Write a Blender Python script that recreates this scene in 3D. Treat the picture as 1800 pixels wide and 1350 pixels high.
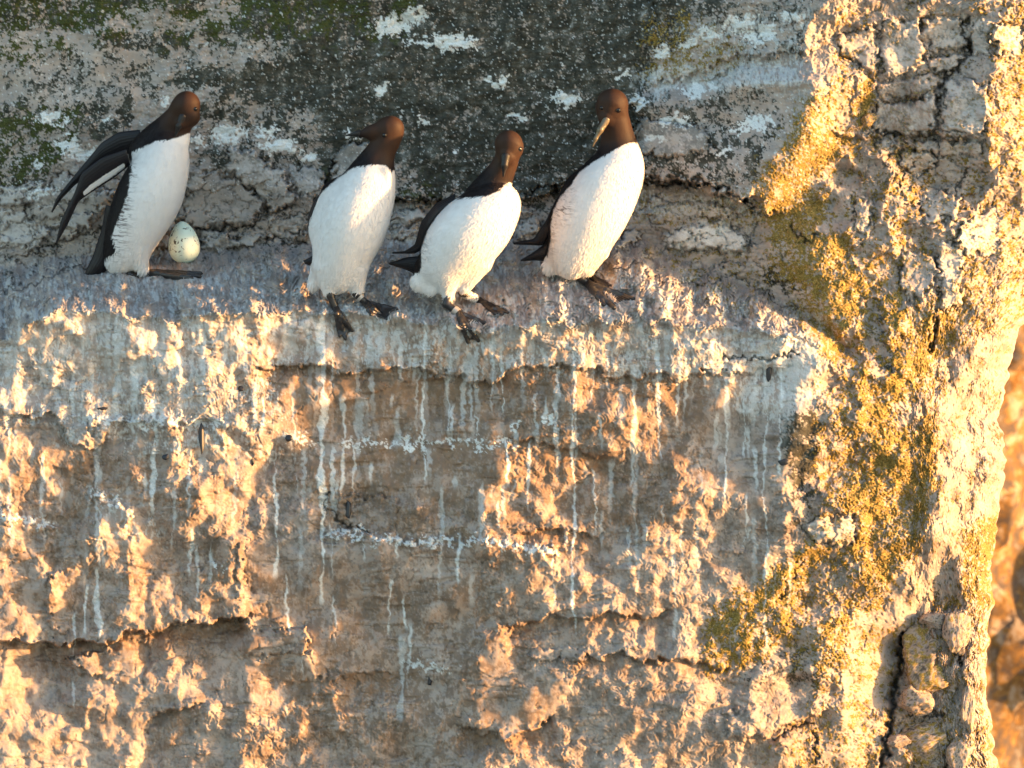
import bpy, math
import numpy as np
from mathutils import Vector

for o in list(bpy.data.objects):
    bpy.data.objects.remove(o)
SC = bpy.context.scene
COL = SC.collection

# ------------------------------------------------------------------ camera, light, exposure
DIST = 15.0
S = 2.1 / 1800.0                      # metres per photo pixel on the plane of the birds
PITCH = math.radians(15)
CR = np.array([1.0, 0, 0])
CF = np.array([0.0, math.cos(PITCH), -math.sin(PITCH)])
CU = np.array([0.0, math.sin(PITCH), math.cos(PITCH)])
CPOS = -CF * DIST
cam_d = bpy.data.cameras.new('camera')
cam = bpy.data.objects.new('camera', cam_d)
COL.objects.link(cam)
cam.location = CPOS
cam.rotation_euler = (math.radians(90) - PITCH, 0, 0)
cam_d.sensor_width = 36
cam_d.lens = 36 * DIST / 2.1
cam_d.clip_start = 0.5
cam_d.clip_end = 6000
cam_d.dof.use_dof = True
cam_d.dof.focus_distance = DIST + 0.02
cam_d.dof.aperture_fstop = 14
SC.camera = cam

SUN_EL, SUN_TH = math.radians(5.0), math.radians(81)   # elevation; angle away from the direction to the camera
sdir = Vector((math.sin(SUN_TH) * math.cos(SUN_EL), -math.cos(SUN_TH) * math.cos(SUN_EL), math.sin(SUN_EL)))
w = bpy.data.worlds.new('World')
SC.world = w
w.use_nodes = True
nt = w.node_tree
bg = nt.nodes['Background']
sky = nt.nodes.new('ShaderNodeTexSky')
sky.sky_type = 'NISHITA'
sky.sun_disc = False
sky.sun_elevation = SUN_EL
sky.sun_rotation = math.pi - SUN_TH
sky.air_density = 1.0
sky.dust_density = 1.0
sky.ozone_density = 1.5
nt.links.new(sky.outputs[0], bg.inputs[0])
bg.inputs[1].default_value = 0.15
sl = bpy.data.lights.new('sun', 'SUN')
sun = bpy.data.objects.new('sun', sl)
COL.objects.link(sun)
sun.rotation_euler = sdir.to_track_quat('Z', 'Y').to_euler()
sl.energy = 2.5
sl.color = (1.0, 0.53, 0.20)
sl.angle = math.radians(2.0)
SC.view_settings.view_transform = 'Standard'
SC.view_settings.look = 'None'
SC.view_settings.gamma = 1
SC.view_settings.use_curve_mapping = False
SC.view_settings.exposure = 2.75
SC.render.engine = 'CYCLES'
SC.cycles.max_bounces = 5

def at(px, py, h):
    """photo pixel and height (pixels towards the camera) -> world points"""
    px, py, h = np.broadcast_arrays(np.asarray(px, float), np.asarray(py, float), np.asarray(h, float))
    d = DIST - h * S
    k = S / DIST
    return CPOS + d[..., None] * (CF + ((px - 900) * k)[..., None] * CR + ((675 - py) * k)[..., None] * CU)

# ------------------------------------------------------------------ helpers
def tag(o, label=None, cat=None, group=None, kind=None):
    if label: o['label'] = label
    if cat: o['category'] = cat
    if group: o['group'] = group
    if kind: o['kind'] = kind
    return o

def link_mesh(name, V, F, mat, parent=None, attrs=None, smooth=True):
    """F: (n,4) or (n,3) int array or list of such arrays"""
    me = bpy.data.meshes.new(name)
    Fs = F if isinstance(F, list) else [F]
    V = np.asarray(V, np.float32)
    me.vertices.add(len(V))
    me.vertices.foreach_set('co', V.ravel())
    loops = np.concatenate([f.ravel() for f in Fs]).astype(np.int32)
    tot = np.concatenate([np.full(len(f), f.shape[1], np.int32) for f in Fs])
    st = np.concatenate([[0], np.cumsum(tot)[:-1]]).astype(np.int32)
    me.loops.add(len(loops)); me.loops.foreach_set('vertex_index', loops)
    me.polygons.add(len(tot)); me.polygons.foreach_set('loop_start', st)
    me.polygons.foreach_set('loop_total', tot)
    me.polygons.foreach_set('use_smooth', np.full(len(tot), smooth))
    me.update(calc_edges=True)
    for k, a in (attrs or {}).items():
        a = np.asarray(a, np.float32)
        if a.ndim == 1:
            t = me.attributes.new(k, 'FLOAT', 'POINT'); t.data.foreach_set('value', a)
        else:
            t = me.attributes.new(k, 'FLOAT_COLOR', 'POINT'); t.data.foreach_set('color', a.ravel())
    if mat: me.materials.append(mat)
    o = bpy.data.objects.new(name, me)
    COL.objects.link(o)
    if parent:
        o.parent = parent
        o.matrix_parent_inverse = parent.matrix_basis.inverted()
    return o

def empty(name, loc):
    o = bpy.data.objects.new(name, None)
    o.empty_display_size = 0.05
    COL.objects.link(o)
    o.location = [float(c) for c in loc]
    return o

def sstep(a, b, x):
    t = np.clip((x - a) / (b - a), 0, 1)
    return t * t * (3 - 2 * t)

# ------------------------------------------------------------------ sheet grid and noise
STEP = 1.7
U0, V0 = -60.0, -60.0
NU, NV = 1135, 868
uu = U0 + STEP * np.arange(NU)
vv = V0 + STEP * np.arange(NV)
rng = np.random.RandomState(7)
kx = np.fft.rfftfreq(NU)[None, :] / STEP        # cycles per px
ky = np.fft.fftfreq(NV)[:, None] / STEP

def fnoise(beta, lo, hi, ax=1.0, ay=1.0, ang=0.0):
    """band limited fractal noise, wavelengths hi..lo px, ax/ay stretch"""
    wn = rng.randn(NV, NU)
    c, s_ = math.cos(ang), math.sin(ang)
    k = np.sqrt(((kx * c + ky * s_) * ax) ** 2 + ((-kx * s_ + ky * c) * ay) ** 2) + 1e-9
    f = k ** (-beta / 2.0 - 0.0) / (1 + (1.0 / (hi * k)) ** 4) / (1 + (k * lo) ** 4)
    n = np.fft.irfft2(np.fft.rfft2(wn) * f, s=(NV, NU))
    return n / n.std()

def blur(a, r, ry=None):
    ry = r if ry is None else ry
    g = np.exp(-2 * (math.pi ** 2) * ((kx * r) ** 2 + (ky * ry) ** 2))
    return np.fft.irfft2(np.fft.rfft2(a) * g, s=a.shape)

def ranked(n):
    """map gaussian-ish noise to uniform 0..1"""
    v = np.sort(n[::7, ::7].ravel())
    return np.interp(n, v, np.linspace(0, 1, len(v)))

def patch(prob, rn, soft=0.06):
    return np.where(prob <= 0.001, 0.0, sstep(-soft, soft, prob - rn))

def silh(y):    # where the cliff turns out of sight on the right
    return np.interp(y, [-100, 300, 470, 560, 620, 700, 850, 1000, 1180, 1280, 1420],
                        [1905, 1900, 1862, 1806, 1778, 1764, 1760, 1747, 1732, 1748, 1772])

n_sil = fnoise(3.0, 12, 220)[:, 10] * 4
SIL = silh(vv) + n_sil
U, Vg = np.meshgrid(uu, vv)
XS = SIL[:, None]
tt = np.clip((U - 1600) / (uu[-1] - 1600), 0, 1)
PX = np.where(U < 1600, U, 1600 + (XS - 1600) * tt)
PY = Vg.copy()

# coordinates shaken by noise so that hand-drawn outlines become ragged
wx = PX + fnoise(2.6, 5, 70) * 6
wy = PY + fnoise(2.6, 5, 70) * 5
wx2 = PX + fnoise(2.8, 6, 40) * 3
wy2 = PY + fnoise(2.8, 6, 40) * 3

def inpoly(P, X=None, Y=None):
    X = wx if X is None else X; Y = wy if Y is None else Y
    P = np.asarray(P, float)
    m = np.zeros(X.shape, bool)
    j0 = max(0, int((P[:, 1].min() - 40 - V0) / STEP)); j1 = min(NV, int((P[:, 1].max() + 40 - V0) / STEP) + 1)
    if j1 <= j0: return m
    x, y = X[j0:j1], Y[j0:j1]
    mm = np.zeros(x.shape, bool)
    n = len(P)
    for i in range(n):
        x0, y0 = P[i]; x1, y1 = P[(i + 1) % n]
        if y0 == y1: continue
        c = (y0 > y) != (y1 > y)
        mm ^= c & (x < (x1 - x0) * (y - y0) / (y1 - y0) + x0)
    m[j0:j1] = mm
    return m

def linedist(P, X=None, Y=None, R=40, closed=False):
    X = wx2 if X is None else X; Y = wy2 if Y is None else Y
    P = np.asarray(P, float)
    d = np.full(X.shape, 1e3)
    segs = list(zip(P[:-1], P[1:])) + ([(P[-1], P[0])] if closed else [])
    for a, b in segs:
        j0 = max(0, int((min(a[1], b[1]) - R - V0) / STEP)); j1 = min(NV, int((max(a[1], b[1]) + R - V0) / STEP) + 1)
        i0 = max(0, int((min(a[0], b[0]) - R - U0) / STEP)); i1 = min(NU, int((max(a[0], b[0]) + R - U0) / STEP) + 40)
        if j1 <= j0 or i1 <= i0: continue
        x, y = X[j0:j1, i0:i1], Y[j0:j1, i0:i1]
        ab = b - a; L = (ab ** 2).sum() + 1e-9
        t = np.clip(((x - a[0]) * ab[0] + (y - a[1]) * ab[1]) / L, 0, 1)
        dd = np.hypot(x - a[0] - t * ab[0], y - a[1] - t * ab[1])
        d[j0:j1, i0:i1] = np.minimum(d[j0:j1, i0:i1], dd)
    return d

def maskmap(base, items, bl=4):
    m = np.full(PX.shape, float(base))
    for v, P in items:
        m = np.where(inpoly(P), v, m)
    return np.clip(blur(m, bl), 0, 1) if bl else m

# ------------------------------------------------------------------ the big shape of the cliff
_r = np.random.RandomState(12)
_lx = np.cumsum(6 + 30 * _r.rand(120)) - 150; _ly = (_r.rand(120) - .5) * 16
def lipn(x):
    i = np.clip(np.searchsorted(_lx, x) - 1, 0, 118)
    t = (x - _lx[i]) / (_lx[i + 1] - _lx[i])
    return _ly[i] + (_ly[i + 1] - _ly[i]) * sstep(.55, 1, t)
def lip_y(x):
    return lipn(x) + np.interp(x, [-2000, -60, 0, 60, 130, 220, 330, 450, 570, 700, 850, 950, 1100, 1250, 1400, 1445, 1500, 3000],
                        [640, 620, 600, 560, 545, 560, 560, 548, 548, 560, 582, 572, 562, 570, 588, 604, 640, 900])
def back_y(x):
    return .9 * lipn(x * .8 + 260) + np.interp(x, [-2000, -60, 0, 150, 300, 350, 500, 700, 900, 1050, 1130, 1250, 1400, 1445, 1500, 3000],
                        [500, 490, 476, 452, 446, 440, 432, 430, 422, 412, 428, 470, 545, 575, 620, 880])

def macro(x, y):
    yl, yb = lip_y(x), back_y(x)
    hwall = np.interp(x, [-3000, 0, 700, 1150, 1400, 1480, 1560, 1740, 1800, 2600],
                         [-900, -480, -350, -255, -160, -158, -172, -200, -236, -1000])
    xw = x + (105 * sstep(880, 1180, y) + 16 * np.sin(y / 31.0) + 9 * np.sin(y / 12.0 + 1)) * sstep(1200, 1340, x) * sstep(1720, 1560, x)
    hface = np.interp(xw, [-3000, -200, 0, 200, 430, 480, 640, 830, 960, 1100, 1250, 1438, 1500, 1640, 1760, 2400],
                         [-500, 4, 12, 6, -8, -26, -40, -22, 0, 0, -8, -22, -84, -150, -250, -1500])
    wall = hwall + 0.27 * (470 - y)
    face = hface - 0.20 * (y - yl)
    t = np.clip((y - yb) / (yl - yb), -1, 2)
    htop = (hwall + 0.27 * (470 - yb)) * (1 - t) + hface * t
    h = np.where(y < yb, wall, np.where(y < yl, htop, face))
    # right of the ledge everything turns into one buttress
    ra = np.interp(y, [180, 290, 420, 540, 640], [1430, 1335, 1330, 1370, 1430])
    r = sstep(0, 1, (x - ra) / 120.0)
    yb2 = np.interp(y, [-3000, 300, 650, 1000, 6000], [0, 0, 1, 1, 1])
    hr = wall * (1 - yb2) + (hface - 0.2 * (y - 620)) * yb2
    return h * (1 - r) + hr * r

# lit and shaded sides of the relief: faces turned to the right (1) or left (0)
LIT = [
 (.50, [(1130,20),(1200,30),(1300,80),(1200,135),(1130,140)]),
 (.05, [(1150,120),(1300,90),(1480,110),(1400,230),(1300,330),(1100,330)]),
 (.75, [(1440,0),(1960,0),(1960,1400),(1380,1400),(1330,1330),(1300,1200),(1240,1110),(1330,1030),(1420,960),(1440,900),(1440,620),(1400,560),(1340,440),(1320,330),(1420,200)]),
 (.95, [(1472,145),(1478,190),(1450,245),(1450,300),(1385,372),(1330,352),(1312,318),(1355,280),(1392,235),(1405,195)]),
 (.95, [(1428,20),(1480,0),(1478,40),(1442,100),(1405,98)]),
 (.12, [(1475,50),(1700,18),(1800,5),(1740,42),(1738,95),(1750,100),(1742,135),(1710,145),(1742,230),(1732,300),(1745,335),(1700,352),(1640,300),(1540,305),(1520,250),(1540,190),(1540,130),(1500,110),(1480,80)]),
 (.08, [(1476,148),(1512,142),(1514,180),(1490,225),(1456,240),(1452,225)]),
 (.95, [(1512,142),(1542,128),(1530,190),(1505,235),(1452,285),(1440,275),(1500,215)]),
 (.15, [(1500,245),(1545,300),(1600,330),(1650,300),(1735,345),(1690,400),(1660,430),(1590,420),(1550,370),(1510,330)]),
 (.15, [(1465,290),(1500,280),(1540,350),(1525,420),(1480,440),(1440,470),(1450,400),(1470,340)]),
 (.9, [(1415,372),(1462,300),(1470,345),(1425,412)]),
 (.9, [(1495,335),(1532,362),(1530,420),(1455,500),(1440,485),(1515,405)]),
 (.9, [(1560,345),(1582,350),(1600,440),(1570,460),(1556,400)]),
 (.1, [(1588,440),(1640,448),(1650,500),(1600,530),(1582,500)]),
 (.1, [(1642,440),(1692,440),(1690,538),(1638,545)]),
 (.1, [(1522,480),(1575,510),(1598,640),(1572,690),(1542,690),(1530,640),(1515,560)]),
 (.15, [(1487,690),(1512,660),(1500,740),(1488,740)]),
 (.08, [(1415,915),(1500,905),(1505,960),(1440,962)]),
 (.1, [(1500,780),(1525,775),(1522,815),(1502,812)]),
 (.3, [(1385,640),(1438,625),(1436,880),(1390,935),(1385,800)]),
 (.35, [(1420,965),(1500,970),(1520,1040),(1440,1100),(1400,1060)]),
 (.25, [(1290,1075),(1350,1060),(1430,1085),(1440,1130),(1430,1200),(1270,1190),(1250,1140)]),
 (.1, [(1640,1010),(1680,1000),(1700,1060),(1665,1100),(1620,1110)]),
 (.45, [(1580,1110),(1690,1040),(1740,1100),(1745,1350),(1570,1350)]),
 (.1, [(1340,1318),(1382,1302),(1384,1400),(1338,1400)]),
 (.97, [(1442,610),(1480,655),(1476,840),(1442,880)]),
 (.88, [(1440,245),(1560,235),(1700,300),(1700,560),(1640,700),(1440,700),(1440,500)]),
 (.03, [(1475,270),(1515,300),(1527,340),(1497,395),(1450,422),(1433,402),(1463,325)]), (.03, [(1513,262),(1577,298),(1547,342),(1520,300)]),
 (.03, [(1500,397),(1557,395),(1577,480),(1565,522),(1525,478),(1493,452)]), (.03, [(1513,520),(1557,530),(1562,600),(1577,645),(1545,678),(1523,645)]),
 (.03, [(1583,450),(1632,448),(1650,490),(1627,532),(1590,532)]), (.03, [(1608,393),(1672,408),(1690,480),(1672,542),(1635,544),(1652,480),(1630,440),(1600,430)]),
 (.03, [(1583,278),(1635,272),(1747,298),(1752,340),(1722,347),(1675,397),(1613,382),(1620,325)]), (.03, [(1530,340),(1557,350),(1552,392),(1513,382)]),
 (.03, [(1478,585),(1500,570),(1515,640),(1500,700),(1485,660)]), (.04, [(1445,640),(1470,650),(1478,675),(1455,690)]), (.04, [(1500,775),(1527,775),(1522,818),(1502,812)]),
 (.04, [(1410,908),(1503,900),(1508,958),(1440,965)]),(.04, [(1490,690),(1512,700),(1505,745),(1488,740)]),
 (.08, [(1560,1010),(1600,1000),(1590,1050),(1560,1060)]), (.05, [(1440,1230),(1470,1190),(1480,1230),(1450,1260)]),
 # ledge top and front face, right half
 (.65, [(1010,500),(1150,470),(1250,490),(1350,540),(1430,585),(1300,592),(1180,600),(1090,560),(1010,545)]),
 (.75, [(875,565),(1000,545),(1080,560),(1100,640),(1090,720),(1062,752),(1010,705),(990,652),(860,672),(900,602)]),
 (.6, [(1160,625),(1200,605),(1235,650),(1190,700)]),
 (.85, [(1195,690),(1272,668),(1332,830),(1312,872),(1260,932),(1205,1000),(1130,962),(1185,860),(1205,760)]),
 (.9, [(1110,640),(1130,640),(1100,720),(1085,700)]),
 (.8, [(920,792),(980,780),(1060,805),(1062,940),(985,932),(940,882)]),
 (.72, [(850,600),(1430,610),(1430,960),(1260,1060),(1250,1400),(800,1400),(900,1300),(810,1180),(910,1090),(840,930),(900,760)]),
 (.1, [(880,640),(990,660),(1060,770),(1060,790),(920,780),(860,740),(850,660)]), (.1, [(1080,800),(1190,790),(1180,860),(1130,960),(1080,940)]), (.1,[(1290,700),(1385,640),(1385,940),(1290,1000),(1262,930),(1312,870),(1332,830)]),
 (.75, [(850,985),(1060,962),(1250,985),(1255,1100),(1050,1100),(900,1092),(850,1060)]),
 (.95, [(818,1185),(872,1122),(922,1180),(1000,1205),(960,1272),(850,1292),(808,1232)]),
 (.7, [(1040,1130),(1200,1150),(1400,1200),(1335,1360),(900,1400),(985,1262),(1010,1180)]),
 (.2, [(1020,1185),(1110,1200),(1180,1240),(1120,1265),(1030,1235)]),
 (.9, [(1262,1045),(1330,1022),(1432,950),(1450,972),(1352,1062),(1270,1090)]),
 # left half
 (.25, [(440,700),(900,700),(830,900),(900,1090),(800,1180),(830,1400),(400,1400),(440,1050)]),
 (.4, [(470,1190),(620,1160),(720,1260),(800,1280),(850,1400),(420,1400)]),
 (.78, [(-60,770),(90,760),(430,760),(430,900),(440,1050),(300,1100),(-60,1110)]),
 (.8, [(-60,1140),(260,1130),(300,1260),(400,1290),(400,1400),(-60,1400)]),
 (.12, [(140,790),(160,850),(160,1000),(90,990),(70,900),(110,860)]), (.1, [(190,800),(340,790),(360,900),(320,930),(250,900),(200,860)]), (.1, [(280,960),(420,940),(410,1020),(330,1060)]),
 (.1, [(90,1160),(112,1160),(150,1200),(160,1250),(85,1250)]),(.05, [(262,1262),(330,1275),(300,1400),(255,1400)]), (.1, [(150,1010),(225,1000),(220,1090),(130,1120),(145,1060)]),
 (.85, [(-60,655),(60,658),(100,700),(80,722),(-60,715)]),
 (.9, [(88,770),(120,765),(132,870),(100,935),(88,850)]),
 (.9, [(150,738),(172,718),(166,850),(148,872)]),
 (.8, [(165,742),(212,718),(192,800),(165,792)]),
 (.85, [(382,732),(490,792),(470,832),(442,900),(370,932),(352,860),(400,800)]),
 (.95, [(188,900),(232,890),(300,960),(322,1032),(282,1090),(220,1112),(232,1000),(190,935)]),
 (.6, [(320,930),(380,925),(375,1000),(340,1030)]),
 (.9, [(-60,800),(12,800),(22,870),(-60,880)]),
 (.97, [(-60,985),(50,958),(62,1010),(82,1110),(86,1132),(-60,1132)]),
 (.85, [(66,1020),(140,1000),(146,1062),(120,1120),(86,1112)]),
 (.97, [(412,945),(432,945),(432,1052),(372,1082),(360,1062),(416,1030)]),
 (.9, [(-60,1142),(92,1132),(92,1200),(80,1262),(-60,1272)]),
 (.95, [(110,1152),(262,1120),(272,1172),(240,1252),(160,1252),(150,1192)]),
 (.9, [(-60,1290),(100,1270),(232,1250),(262,1300),(262,1400),(-60,1400)]),
 (.9, [(310,1168),(357,1215),(350,1232),(290,1252),(268,1230)]),
 (.75, [(320,1280),(380,1270),(402,1400),(290,1400)]),
 (.95, [(540,1115),(582,1152),(572,1202),(558,1196)]),
 (.9, [(588,1200),(612,1232),(600,1252)]),
 (.8, [(598,935),(656,942),(642,980),(618,1000)]),
 (.9, [(665,1285),(692,1300),(680,1345)]),
]
L = maskmap(0.0, LIT, 3)
def warp_smooth(): pass
wx3 = PX + fnoise(3.4, 16, 120) * 9
wy3 = PY + fnoise(3.4, 16, 120) * 9
def cellsF(X0, Y0, sx, sy, ang, seed, jit=.9):
    c, s_ = math.cos(ang), math.sin(ang)
    X = (X0 * c + Y0 * s_) / sx + 50; Y = (-X0 * s_ + Y0 * c) / sy + 50
    ix, iy = np.floor(X).astype(int), np.floor(Y).astype(int)
    R = np.random.RandomState(seed).rand(400, 400, 5)
    d1 = np.full(X.shape, 9.); d2 = np.full(X.shape, 9.); iv = np.zeros(X.shape + (3,))
    for a in (-1, 0, 1):
        for b in (-1, 0, 1):
            q = R[(ix + a) % 400, (iy + b) % 400]
            d = np.hypot(ix + a + .5 + (q[..., 0] - .5) * jit - X, iy + b + .5 + (q[..., 1] - .5) * jit - Y)
            n = d < d1
            d2 = np.where(n, d1, np.minimum(d2, d)); iv = np.where(n[..., None], q[..., 2:], iv); d1 = np.where(n, d, d1)
    return d2 - d1, iv
fe, fi = cellsF(wx3, wy3, 66, 90, .2, 21)
ge, gi = cellsF(wx3, wy3, 30, 40, .35, 22)
sel = .82 * fi[..., 0] + .18 * gi[..., 0]
Ln = sstep(-.10, .10, L - np.clip(.12 + .76 * sel, 0, 1)) * (L > .04)
Ln = np.where(L > .93, L, Ln)

# screened Poisson: relief whose faces turn right where Ln is high
amp = np.interp(PX, [0, 400, 1150, 1400, 1800], [.62, .56, .55, .68, .7])
amp = amp * np.where(PY < back_y(PX), np.interp(PX, [0, 1100, 1350], [.38, .42, 1]), 1)
gx = (-Ln * .85 + (1 - Ln) * .60) * amp
ramp_ = np.where(L < .3, np.where(PY < back_y(PX), .12, .5), 1.0)
band = sstep(-20, 10, PY - lip_y(PX)) * sstep(700, 600, PY) * sstep(980, 820, PX)
gx = gx + band * .16
gx = gx + (1 - .7 * band) * ramp_ * amp * ((fi[..., 1] - .5) * .40 + (gi[..., 1] - .5) * .22)
gy = amp * ((fi[..., 2] - .5) * 2.0 + (gi[..., 2] - .5) * .7)
gx -= blur(gx, 260) * .38
gy -= blur(gy, 200)
lam = 1.0 / 130.0
wxk, wyk = 2 * math.pi * kx, 2 * math.pi * ky
Gf = np.fft.rfft2(gx)
relief = np.fft.irfft2((Gf * (-1j * wxk) + np.fft.rfft2(gy) * (-1j * wyk)) / (wxk ** 2 + wyk ** 2 * .8 + lam ** 2), s=(NV, NU))

# noise of several kinds
nA = fnoise(3.4, 16, 260)
nB = fnoise(2.6, 4, 60)
nC = fnoise(1.6, 2.5, 16)
nStr = fnoise(2.4, 3, 110, 2.4, .4)        # strata: long in x
nVer = fnoise(2.2, 3, 60, .5, 2.0)         # fluting: long in y
ridged = 1 - np.abs(fnoise(2.6, 5, 90, 1.1, .8))
ridged2 = 1 - np.abs(fnoise(2.4, 3.5, 34))

upper = sstep(12, -12, PY - back_y(PX)) * sstep(1500, 1400, PX)
right = sstep(1380, 1470, PX)
face = sstep(-8, 16, PY - lip_y(PX)) * (1 - right)
top = np.clip(1 - upper - face - right, 0, 1)

H0 = macro(PX, PY)
H0 = blur(H0, 2.0)
H0[:, :6] = macro(PX[:, :6], PY[:, :6]); H0[:, -6:] = macro(PX[:, -6:], PY[:, -6:]); H0[:6] = macro(PX[:6], PY[:6]); H0[-6:] = macro(PX[-6:], PY[-6:])

def chips(n, amp, sharp=.2):
    q = n - np.floor(n)
    return (np.floor(n) + sstep(0, sharp, q) ) * amp - n * amp * .8
chA = chips(fnoise(3.2, 16, 220) * 2.6 + PX * .004, 9)
chB = chips(fnoise(3.0, 7, 70) * 1.8, 4)
chU = chips(fnoise(3.2, 10, 240, 2.0, .5) * 2.4, 5)
H = H0 + relief
# the block that juts out right of the fourth bird: tread, pale front, undercut, slanting sunlit end
xr_ = np.interp(wy, [95, 150, 250, 330, 375], [1476, 1464, 1405, 1346, 1322])
yt_ = np.interp(wx, [1120, 1200, 1300, 1400, 1475], [152, 140, 112, 108, 116])
yb2_ = np.interp(wx, [1110, 1180, 1240, 1300, 1350, 1400], [312, 318, 330, 352, 374, 380])
yts_ = np.interp(PX, [1120, 1200, 1300, 1400, 1475], [152, 140, 112, 108, 116])
xrs_ = np.interp(PY, [95, 150, 250, 330, 375], [1476, 1464, 1405, 1346, 1322])
blk = sstep(-4, 40, .3 * (wy - yt_) + .7 * (PY - yts_)) * sstep(4, -3, wy - yb2_) * sstep(1110, 1122, wx) * (1 - sstep(0, 70, .25 * (wx - xr_) + .75 * (PX - xrs_)))
H = H + 66 * blk
yb3_ = np.interp(wx, [1130, 1200, 1290, 1330, 1430], [150, 138, 100, 96, 92])
H = H + 20 * sstep(5, -4, wy - yb3_) * sstep(1125, 1160, wx) * (1 - sstep(0, 45, wx - np.interp(wy, [0, 40, 95], [1475, 1440, 1405])))
calm = 1 - .65 * blur(sstep(.6, .9, L), 3)
H += upper * (nA * 3 + nB * .5 + nStr * .8 + nC * .18 + chU * .7)
H += top * (nA * 7 + nB * 1.0 + nC * .2 + ridged2 * .6 + chA * 1.7 + chB * 1.0)
H += face * (nA * 6 + (nB * .14 + nC * .06 + ridged * .2 + chA * .5 + chB * .1) * calm * (1 - .6 * band))
H += right * (nA * 6 + (nB * .35 + nC * .12 + ridged * .45 + ridged2 * .2 + chA * .9 + chB * .4) * (.35 + .65 * calm) * (.45 + .55 * sstep(.15, .35, L)))

# steps: (polyline along the lower edge of an overhang, depth below it, reach)
def step_line(P, depth, reach, X=None, Y=None):
    """below the line the surface is set back by depth and returns over reach px"""
    P = np.asarray(P, float)
    X = .5 * wx + .5 * wx3 if X is None else X; Y = .45 * wy + .55 * wy3 if Y is None else Y
    yy = np.interp(X, P[:, 0], P[:, 1])
    d = Y - yy
    ends = sstep(P[0, 0] - 2, P[0, 0] + 25, X) * sstep(P[-1, 0] + 2, P[-1, 0] - 25, X)
    if P[0, 0] <= 0: ends = sstep(P[-1, 0] + 2, P[-1, 0] - 25, X)
    ds = PY - np.interp(PX, P[:, 0], P[:, 1])
    prof = sstep(-1, 4, d) * np.exp(-np.clip(ds, 0, None) / reach)
    bulge = sstep(4, -1, d) * np.exp(np.clip(ds, None, 0) / 16.0) * .12
    return -(prof - bulge) * depth * ends

recess = np.zeros_like(H)
STEPS = [
 ([(560,352),(650,352),(740,348),(860,352),(930,342),(1010,318),(1130,312),(1180,318),(1240,330),(1320,352),(1350,372)], 26, 30),
 ([(440,636),(500,640),(560,640),(620,655),(700,650),(800,660),(860,675),(900,655),(990,640),(1080,655),(1180,660),(1300,650),(1400,640)], 12, 40),
 ([(0,722),(90,728),(130,790),(165,792),(200,740),(300,745),(400,740),(450,800),(490,795)], 10, 50),
 ([(0,1128),(130,1128),(200,1120),(260,1110),(330,1095),(440,1082)], 55, 70),
 ([(600,772),(700,770),(800,775),(930,770),(1000,790),(1080,800)], 9, 40),
 ([(880,1100),(1000,1085),(1080,1078),(1190,1075)], 14, 30),
 ([(1000,1160),(1100,1150),(1200,1160),(1300,1175)], 12, 30),
 ([(800,1268),(860,1290),(930,1285),(985,1250)], 14, 40),
 ([(250,1262),(300,1250),(355,1232)], 16, 60),
 ([(60,1135),(150,1190),(160,1250)], 6, 30),
 ([(1290,1300),(1350,1290),(1400,1265),(1480,1245)], 12, 30),
 ([(480,1200),(600,1185),(760,1170)], 5, 30),
 ([(1445,238),(1500,240),(1560,235),(1650,240),(1735,238)], 10, 30),
 ([(900,930),(960,935),(1010,942),(1065,938)], 8, 22),
 ([(1290,108),(1230,140),(1200,145)][::-1], 12, 40),
]
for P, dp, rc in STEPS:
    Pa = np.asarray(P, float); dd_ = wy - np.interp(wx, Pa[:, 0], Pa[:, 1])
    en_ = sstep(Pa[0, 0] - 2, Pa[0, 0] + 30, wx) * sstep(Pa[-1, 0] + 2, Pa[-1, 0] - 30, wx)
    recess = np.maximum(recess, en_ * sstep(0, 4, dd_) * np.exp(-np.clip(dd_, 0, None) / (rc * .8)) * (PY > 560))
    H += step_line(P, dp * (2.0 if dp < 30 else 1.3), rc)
# shelves: small upward facing treads (surface comes forward below the line)
SHELF = [
 ([(570,935),(640,940),(700,952),(850,950),(920,962),(990,972)], 12, 50),
 ([(150,735),(250,742),(330,742),(410,748)], 12, 60),
 ([(590,782),(760,776),(920,782)], 7, 50),
 ([(150,865),(200,880),(240,915)], 10, 60),
 ([(0,905),(60,915),(100,930)], 8, 50),
 ([(490,765),(520,772),(560,780)], 5, 30),
 ([(1310,560),(1380,600),(1430,610)], 6, 40),
 ([(700,1170),(800,1175)], 4, 30),
]
shelf_mask = np.zeros_like(H)
for P, dp, rc in SHELF:
    P = np.asarray(P, float)
    yy = np.interp(wx, P[:, 0], P[:, 1])
    d = wy - yy
    ends = sstep(P[0, 0], P[0, 0] + 25, wx) * sstep(P[-1, 0], P[-1, 0] - 25, wx)
    if P[0, 0] <= 0: ends = sstep(P[-1, 0], P[-1, 0] - 25, wx)
    dp = dp * 2.2
    ds = PY - np.interp(PX, P[:, 0], P[:, 1])
    H += ends * dp * sstep(-16, 10, .5 * d + .5 * ds) * np.exp(-np.clip(ds, 0, None) / rc)
    shelf_mask = np.maximum(shelf_mask, ends * np.exp(-(d / 6.0) ** 2))

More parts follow.
